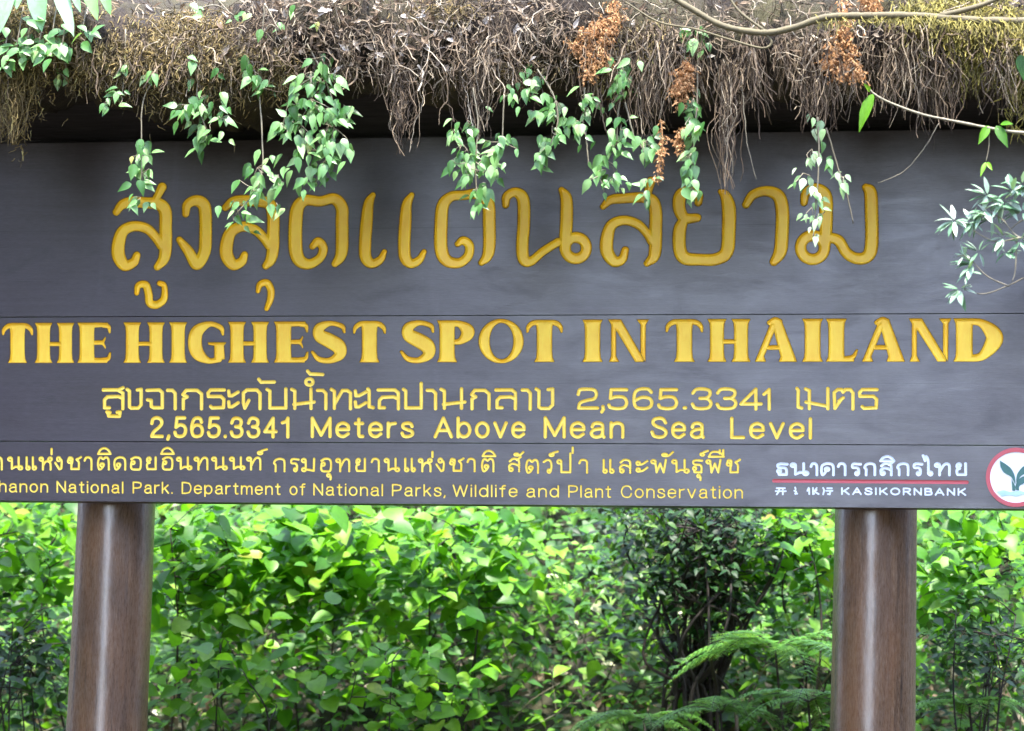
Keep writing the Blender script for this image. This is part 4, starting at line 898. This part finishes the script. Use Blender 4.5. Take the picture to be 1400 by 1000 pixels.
# orange dead ferns
def dead_fern(label, axes, Y=EY - 0.06, n=60, w=10, mat=None, ln=0.014):
    root = empty('dead_fern', at(*axes[0][0], Y)); tag(root, label, 'dead fern', None)
    mb = MB(); ms = MB()
    for ax in axes:
        P = path_px(ax, Y, 10); ms.tube(P, .0016, .0008, 4)
        for k in range(int(n * 1.7)):
            q = P[RNG.integers(0, len(P))] + np.array([RNG.normal(0, w * .4) * .0019, RNG.normal(0, .012), RNG.normal(0, .006)])
            W_ = wander(q, (RNG.normal(0, .7), RNG.normal(0, .5), -.7), 4, ln / 4 * RNG.uniform(.6, 1.6), .5, .1)
            for s_ in range(1, 5): mb.leaf(W_[s_], (RNG.normal(0, 1), RNG.normal(0, .5), -.6), (0, -1, .3), RNG.uniform(.005, .009), RNG.uniform(.003, .005), 'small', .5, .4)
            mb.tube(W_, .0008, .0005, 3)
    ms.build('stem', M_DEADFERN, root); mb.build('fronds', mat or M_DEADFERN, root)
dead_fern('large rust orange dead fern clump hanging above the middle of the heading', [[(840, 5), (838, 30), (825, 55)], [(838, 20), (815, 40), (805, 75), (806, 108)], [(820, 30), (796, 50), (790, 72)], [(835, 30), (826, 60), (824, 90)]], n=80, w=16)
dead_fern('tall bright orange dead fern hanging under the bare branch on the right', [[(1150, -5), (1153, 40), (1148, 70), (1150, 105)], [(1150, 40), (1138, 75), (1133, 92)], [(1155, 40), (1165, 75), (1173, 108)], [(1185, -10), (1196, 15)]], n=85, w=16)
dead_fern('red brown dead fern tuft beside the narrow leaf column', [[(938, 82), (936, 110), (932, 140)], [(944, 90), (940, 120)], [(930, 95), (925, 130)]], n=45, w=10)
dead_fern('thin reddish fern strand dangling right of the two bunch vine', [[(904, 165), (906, 200), (902, 225), (898, 245)], [(935, 175), (925, 190), (930, 205)]], n=40, w=6, ln=.010)
# thick root masses
def root_mass(label, top, bot, w, n, mat=M_ROOT, Y=EY - 0.03):
    mb = MB()
    for k in range(n):
        t = RNG.random(); u = RNG.normal(0, .4); e = RNG.uniform(.3, 1.05)
        a = at(top[0] + u * w, top[1] + RNG.uniform(-6, 10), Y + RNG.normal(0, .015)); b = at(top[0] + (bot[0] - top[0]) * e + u * w * .6, top[1] + (bot[1] - top[1]) * e, Y + RNG.normal(0, .012))
        P = catmull([a, a * .66 + b * .34 + RNG.normal(0, .013, 3), a * .33 + b * .67 + RNG.normal(0, .013, 3), b + RNG.normal(0, .006, 3)], 5); tt = np.linspace(0, 1, len(P)) * RNG.uniform(6, 16) + RNG.uniform(0, 6.28); P[:, 0] += np.sin(tt) * RNG.uniform(0, .008); P[:, 2] += np.cos(tt * 1.3) * .003; P += RNG.normal(0, .0014, P.shape)
        r = RNG.uniform(.0008, .0019); mb.tube(P, r, r * .5, 4)
    tag(mb.build('root_mass', mat), label, 'roots')
root_mass('dark brown tapering root bundle hanging beside the leaf column into the board', (1000, 85), (993, 258), 20, 90)
root_mass('wide grey net of roots tapering above the pale vine on the right', (1122, 50), (1112, 180), 48, 150)
root_mass('tangled root tuft hanging in the dark gap left of the sign centre', (548, 90), (549, 210), 30, 80)
root_mass('bleached root tuft above the spiky vine in the middle', (650, 70), (652, 185), 34, 80, M_STRAW)
root_mass('greyish moss beard dangling at the far left edge', (25, 95), (15, 195), 30, 110, M_MOSS)
root_mass('loose root curtain over the dark gap right of the tall orange fern', (1225, 30), (1210, 150), 70, 120)
root_mass('thin pair of root cords hanging near the right end of the roof edge', (1300, 40), (1300, 170), 26, 60)
root_mass('brown root fringe hanging behind the two bunch vine', (880, 40), (885, 185), 60, 110)
# single roots
def single_root(label, pts, r0=.0022, r1=.0012, mat=M_STEM, name='root', cat='root', Y=EY - .04, moss=None):
    P = path_px(pts, Y, 8); P += RNG.normal(0, .0006, P.shape); mb = MB(); mb.tube(P, r0, r1, 6, .12)
    return tag(mb.build(name, mat, None, True), label, cat)
single_root('thin curved root trailing from the twig down to the last Thai letter', [(1284, 168), (1262, 205), (1235, 235), (1200, 251)], .0013, .001)
single_root('pale loose root dangling beside the star shaped sprigs', [(812, 90), (818, 130), (826, 170), (831, 185)], .0028, .0014, M_STRAW)
single_root('straight bare stem hanging beneath the star shaped sprigs', [(797, 165), (802, 195), (805, 228)], .0026, .0016)
single_root('long thin root hanging right of the dark root bundle', [(1012, 90), (1018, 160), (1022, 200), (1034, 245)], .0016, .0009)
single_root('crooked pale root hooking left in the gap at the sign centre', [(610, 100), (612, 135), (602, 150), (600, 172)], .0022, .0012, M_STRAW)
# the bare branch along the roof edge
Yb = EY - .13
root = empty('bare_branch', at(1420, 28, Yb)); tag(root, 'smooth tan bare branch curving along the roof edge at upper right', 'branch')
mb = MB(); mb.tube(path_px([(905, -12), (945, 12), (990, 36), (1045, 45), (1085, 38), (1130, 24), (1190, 22), (1250, 22), (1330, 28), (1430, 30)], Yb, 10), .0074, .0100, 10, .10); mb.build('bough', M_BRANCH, root, True)
mb = MB()
for pts, r0, r1 in [([(1045, 45), (1055, 58), (1042, 66), (1000, 55), (950, 40), (900, 30), (855, 3)], .0035, .0022), ([(1045, 42), (1010, 15), (990, -15)], .004, .0028), ([(1285, 22), (1340, 8), (1395, -15)], .0075, .005)]:
    mb = MB(); mb.tube(path_px(pts, Yb, 8), r0, r1, 7, .08); mb.build('side_twig', M_BRANCH, root, True)
mb = MB()
for k in range(700):
    px = RNG.uniform(1110, 1420); py = np.interp(px, [1130, 1250, 1330, 1420], [27, 24, 29, 31]); p = at(px, py + RNG.normal(0, 3), Yb - RNG.uniform(-.008, .014))
    if px < 1240 and RNG.random() < .6: continue
    mb.tube(wander(p, (RNG.normal(0, .7), -.3, -.6), 3, RNG.uniform(.004, .012), .3, .1), .0012, .0006, 3)
mb.build('moss_tuft', M_GMOSS, root)
# twig with a few leaves in front of the right end
Yt = EY - .10
root = empty('leafy_twig', at(1420, 185, Yt)); tag(root, 'slender tan twig with three bright green leaves crossing below the roof at right', 'twig')
mb = MB(); mb.tube(path_px([(1186, 120), (1200, 132), (1225, 144), (1262, 157), (1300, 165), (1345, 174), (1380, 180), (1430, 184)], Yt, 8), .0024, .0042, 7, .15)
mb.tube(path_px([(1352, 175), (1352, 200), (1348, 222)], Yt, 6), .0013, .001, 4); mb.build('stem', M_STEM, root, True)
ml = MB()
for (ax, ay, tx, ty, w) in [(1194, 128, 1172, 178, .030), (1190, 126, 1182, 114, .012), (1352, 172, 1338, 196, .022), (1362, 172, 1378, 200, .026), (1368, 170, 1384, 168, .016), (1348, 222, 1340, 240, .012), (1350, 222, 1356, 232, .011), (1395, 75, 1400, 108, .03)]:
    a, b = at(ax, ay, Yt), at(tx, ty, Yt - .02); d = b - a; ml.leaf(a, d, (RNG.normal(0, .25), -.8, .5), np.linalg.norm(d), w, 'ovate', .15, .4)
ml.build('foliage', M_LIME, root, True)
# whorled spray at the right edge
Yw = -0.75
root = empty('leaf_spray', at(1430, 330, Yw)); tag(root, 'spray of narrow pale whorled leaves on thin twigs at the right edge', 'leafy branch')
ms = MB(); ml = MB()
TW = [[(1440, 320), (1395, 325), (1370, 300), (1345, 288)], [(1440, 290), (1400, 300), (1372, 322)], [(1395, 325), (1360, 330), (1325, 312), (1305, 305)], [(1440, 365), (1410, 375), (1380, 390), (1345, 402), (1318, 395)], [(1380, 392), (1350, 378), (1330, 358)], [(1330, 358), (1318, 350), (1310, 350)], [(1390, 330), (1388, 370), (1384, 385)], [(1440, 260), (1405, 268), (1380, 262)], [(1440, 240), (1400, 245)]]
for t in TW: ms.tube(path_px(t, Yw, 6), .0019, .0012, 5)
for cx, cy, n, ln in [(1345, 288, 8, .05), (1372, 275, 8, .055), (1398, 252, 9, .05), (1385, 262, 7, .06), (1305, 302, 9, .05), (1330, 305, 8, .045), (1355, 300, 6, .05), (1372, 325, 8, .045), (1395, 330, 8, .045), (1398, 290, 8, .055), (1330, 362, 7, .05), (1338, 345, 5, .042), (1312, 396, 8, .05), (1318, 350, 4, .03), (1325, 372, 4, .04), (1375, 345, 6, .042), (1350, 268, 6, .05)]:
    o_ = at(cx, cy, Yw)
    for k in range(int(n * 1.4)):
        a = RNG.uniform(0, 6.28); d = np.array([math.cos(a) - .35, RNG.uniform(-.7, .3), math.sin(a) * .7 - .12]); d /= np.linalg.norm(d)
        ml.leaf(o_ + d * .004, d, (RNG.normal(0, .2), -.45, .9), ln * RNG.uniform(.65, 1.1), ln * RNG.uniform(.22, .34), 'lance', RNG.uniform(0, .25), .3)
ms.build('stem', M_STEM, root, True); ml.build('foliage', M_WHORL, root, True)

# ================================================================ UNDERGROWTH BEHIND THE SIGN
def shrub(name, label, cat, px, py, Y, wpx, hpx, n, L_, mat, kind='round', wr=.85, stems=3, smat=None, depth=.35, group=None, droop=.35, foot=None):
    s0 = at(px, py, Y); s1 = at(px + 1, py, Y); k = np.linalg.norm(s1 - s0)
    base = np.array([s0[0], Y, hill_z(s0[0], Y)]); base = base if foot is None else at(*foot, Y) + np.array([0, 0, 0.0]); root = empty(name, base); tag(root, label, cat, group)
    ms = MB(); ml = MB(); tips = []
    for q in range(stems):
        tgt = np.array([s0[0] + RNG.normal(0, .33) * wpx * k, Y + RNG.normal(0, depth * .5), s0[2] + RNG.uniform(0, .55) * hpx * k])
        b = base + np.array([RNG.normal(0, .05), RNG.normal(0, .05), -.03])
        P = catmull([b + np.array([0, 0, -.4]) if foot else b, b, b * .6 + tgt * .4 + RNG.normal(0, .06, 3), b * .25 + tgt * .75 + RNG.normal(0, .05, 3), tgt], 6)
        ms.tube(P, .006 if smat is None else .008, .002 if smat is None else .0025, 6); tips.append(P)
    for j in range(int(n * 1.7)):
        u, w_, v = RNG.normal(0, .45), RNG.normal(0, .5), RNG.normal(0, .45)
        p = np.array([s0[0] + u * wpx * k, Y + w_ * depth, s0[2] + v * hpx * k])
        gz = hill_z(p[0], p[1])
        if p[2] < gz + .02: p[2] = gz + .02 + RNG.random() * .1
        a = RNG.uniform(0, 6.28); d = np.array([math.cos(a), math.sin(a) * .8 - .3, -droop + RNG.normal(0, .3)])
        up = np.array([RNG.normal(0, .35), -.55 + RNG.normal(0, .3), 1.0])
        L1 = L_ * RNG.uniform(.4, 1.02)
        kd = kind if kind != 'round' else ('round', 'heart', 'ovate')[RNG.integers(0, 3)]
        ml.leaf(p, d, up, L1, L1 * wr * RNG.uniform(.65, 1.15), kd, RNG.uniform(.05, .3), RNG.uniform(.1, .4))
        if j % 6 == 0:
            P = tips[RNG.integers(0, len(tips))]; q = P[np.argmin(((P - p) ** 2).sum(1))]
            if np.linalg.norm(q - p) < .22: ms.tube(catmull([q, (q + p) / 2 + RNG.normal(0, .02, 3), p], 3), .0026, .0012, 4)
    ms.build('stem', smat or M_DARKSTEM, root, True); ml.build('foliage', mat, root, True)
    return root
B = 'broad_leaf_shrub'
shrub(B, 'lime broad leaved shrub filling the corner left of the left post', 'shrub', 40, 760, 1.5, 110, 110, 260, .085, M_LIME)
shrub(B, 'lime heart leaved shrub crowding the right side of the left post', 'shrub', 290, 770, 1.5, 120, 110, 320, .085, M_LIME)
shrub(B, 'bright shrub with the largest round leaves under the altitude lettering', 'shrub', 450, 760, 1.7, 130, 100, 320, .095, M_LIME)
shrub(B, 'bright yellow green shrub under the board centre beside the dark bush', 'shrub', 640, 770, 1.8, 130, 110, 320, .085, M_LIME)
shrub(B, 'lime shrub peeping out right of the right post', 'shrub', 1330, 760, 1.6, 100, 110, 260, .075, M_LIME)
shrub(B, 'lime shrub just left of the right post under the bank lettering', 'shrub', 1090, 745, 1.9, 80, 70, 160, .08, M_LIME)
shrub(B, 'low broad leaved shrub at the bottom edge right of the left post', 'shrub', 330, 930, 1.25, 150, 90, 120, .08, M_LIME)
shrub(B, 'low shrub with scattered large leaves at the bottom edge left of centre', 'shrub', 560, 930, 1.3, 150, 80, 110, .08, M_LIME)
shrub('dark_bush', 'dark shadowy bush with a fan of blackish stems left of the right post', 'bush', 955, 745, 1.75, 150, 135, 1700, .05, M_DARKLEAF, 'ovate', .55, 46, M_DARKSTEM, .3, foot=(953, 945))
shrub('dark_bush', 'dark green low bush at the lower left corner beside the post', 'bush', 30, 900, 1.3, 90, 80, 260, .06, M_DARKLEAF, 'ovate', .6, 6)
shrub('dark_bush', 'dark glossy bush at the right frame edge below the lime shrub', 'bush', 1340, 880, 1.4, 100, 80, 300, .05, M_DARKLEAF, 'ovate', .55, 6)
# ferns
def fern(label, px, py, Y, n, ln):
    o_ = at(px, py, Y); base = np.array([o_[0], Y, hill_z(o_[0], Y)]); root = empty('fern', base); tag(root, label, 'fern')
    ml = MB(); ms = MB()
    for q in range(n):
        a = 2 * math.pi * q / n + RNG.normal(0, .25); l_ = ln * RNG.uniform(.75, 1.15)
        hd = np.array([math.cos(a), math.sin(a) * .7 - .25, 0]); rise = RNG.uniform(.3, .75)
        P = np.array([o_ + hd * l_ * t + np.array([0, 0, rise * l_ * t - 1.05 * l_ * t * t * .75]) for t in np.linspace(0, 1, 22)])
        ms.tube(P, .0022, .0008, 4); T = np.gradient(P, axis=0)
        for i in range(2, 22):
            t = i / 21; w = l_ * .26 * math.sin(math.pi * min(1, t * .9 + .12)) ** .8
            f = T[i] / np.linalg.norm(T[i]); sd = np.cross(f, [0, 0, 1]); sd /= np.linalg.norm(sd) + 1e-9
            for sg in (-1, 1):
                pd = sd * sg + f * .5 + np.array([0, 0, -.2 + RNG.normal(0, .12)]); pd /= np.linalg.norm(pd)
                q = np.cross(pd, [0, 0, 1]); q /= np.linalg.norm(q) + 1e-9; m = 9
                if RNG.random() < .06: continue
                for e in range(m):
                    z = (e + .6) / m; lw = w * .26 * (1 - z * .8)
                    for s2 in (-1, 1): ml.leaf(P[i] + pd * w * z, q * s2 + pd * .5, (0, -.3, 1), lw, lw * .5, 'small', .2, .2)
    ms.tube(catmull([base, base * .5 + o_ * .5 + np.array([.05, .03, 0]), o_], 5), .006, .004, 6)
    ms.build('stem', M_DARKSTEM, root, True); ml.build('fronds', M_FERN, root, True)
fern('large green fern with arching fronds just left of the right post', 1060, 890, 1.45, 13, .34)
fern('green fern at the bottom edge under the dark bush', 880, 985, 1.4, 10, .26)
fern('small fern at the bottom right corner right of the right post', 1325, 965, 1.4, 9, .24)
fern('fern tuft hiding the foot of the dark bush', 985, 975, 1.25, 10, .24)
fern('fern leaning against the left side of the right post near the bottom', 1105, 960, 1.2, 9, .24)
# dense mass over the hillside behind
ml = MB(); ms = MB()
for k in range(38000):
    Y = RNG.uniform(1.2, 4.6) ** 1.0; x = RNG.uniform(at(-150, 700, Y)[0], at(1550, 700, Y)[0])
    if Y < 1.75 and RNG.random() < .6: continue
    gz = hill_z(x, Y); cl = math.sin(3.1 * x + 1.7 * Y) * math.sin(2.3 * x - 2.9 * Y + 1)
    z = gz + RNG.uniform(0, 1) ** 1.1 * (.62 + .3 * cl)
    a = RNG.uniform(0, 6.28); L1 = RNG.choice([.03, .045, .065, .085], p=[.35, .35, .2, .1]) * RNG.uniform(.7, 1.2)
    ml.leaf((x, Y, z), (math.cos(a), math.sin(a) * .8 - .3, -.3 + RNG.normal(0, .35)), (RNG.normal(0, .4), -.55, 1), L1, L1 * RNG.uniform(.45, .8), 'ovate' if k % 2 else 'small', RNG.uniform(0, .3), .3)
for k in range(260):
    Y = RNG.uniform(1.1, 3.5); x = RNG.uniform(at(-100, 700, Y)[0], at(1500, 700, Y)[0]); p = (x, Y, hill_z(x, Y) - .02)
    ms.tube(wander(p, (RNG.normal(0, .3), RNG.normal(0, .2), 1), 8, RNG.uniform(.05, .1), .2, -.02), RNG.uniform(.002, .005), .0012, 4)
ug = ml.build('undergrowth', M_MIDLEAF, None, True); tag(ug, 'dense mixed green undergrowth covering the slope behind the sign', 'undergrowth', kind='stuff')
us = ms.build('thicket_stems', M_DARKSTEM, None, True); tag(us, 'thin dark stems standing through the undergrowth behind the sign', 'stems', kind='stuff')
mt = MB(); md = MB()
for k in range(170):
    Y = RNG.uniform(1.15, 2.3); x = RNG.uniform(at(-60, 800, Y)[0], at(1460, 800, Y)[0]); p = (x, Y - .04, hill_z(x, Y) + RNG.uniform(0, .2))
    mt.tube(wander(p, (RNG.normal(0, 1), -.25, RNG.normal(.35, .5)), 7, RNG.uniform(.02, .06), .16, .02), RNG.uniform(.0015, .004), .001, 4)
for k in range(1500):
    Y = RNG.uniform(1.1, 2.4); x = RNG.uniform(at(-60, 800, Y)[0], at(1460, 800, Y)[0]); a = RNG.uniform(0, 6.28)
    md.leaf((x, Y - .02, hill_z(x, Y) + RNG.uniform(0, .06)), (math.cos(a), -.3, math.sin(a)), (RNG.normal(0, .4), -.8, .6), RNG.uniform(.03, .07), RNG.uniform(.015, .035), 'ovate', RNG.uniform(-.3, .6), .5)
tag(mt.build('fallen_twigs', M_STEM, None, True), 'bare pale twigs leaning in the undergrowth behind the sign', 'twigs', kind='stuff')
tag(md.build('leaf_litter', M_DEADLEAF, None, True), 'brown fallen leaves on the dark bank behind the sign', 'leaf litter', kind='stuff')
bpy.context.view_layer.update()
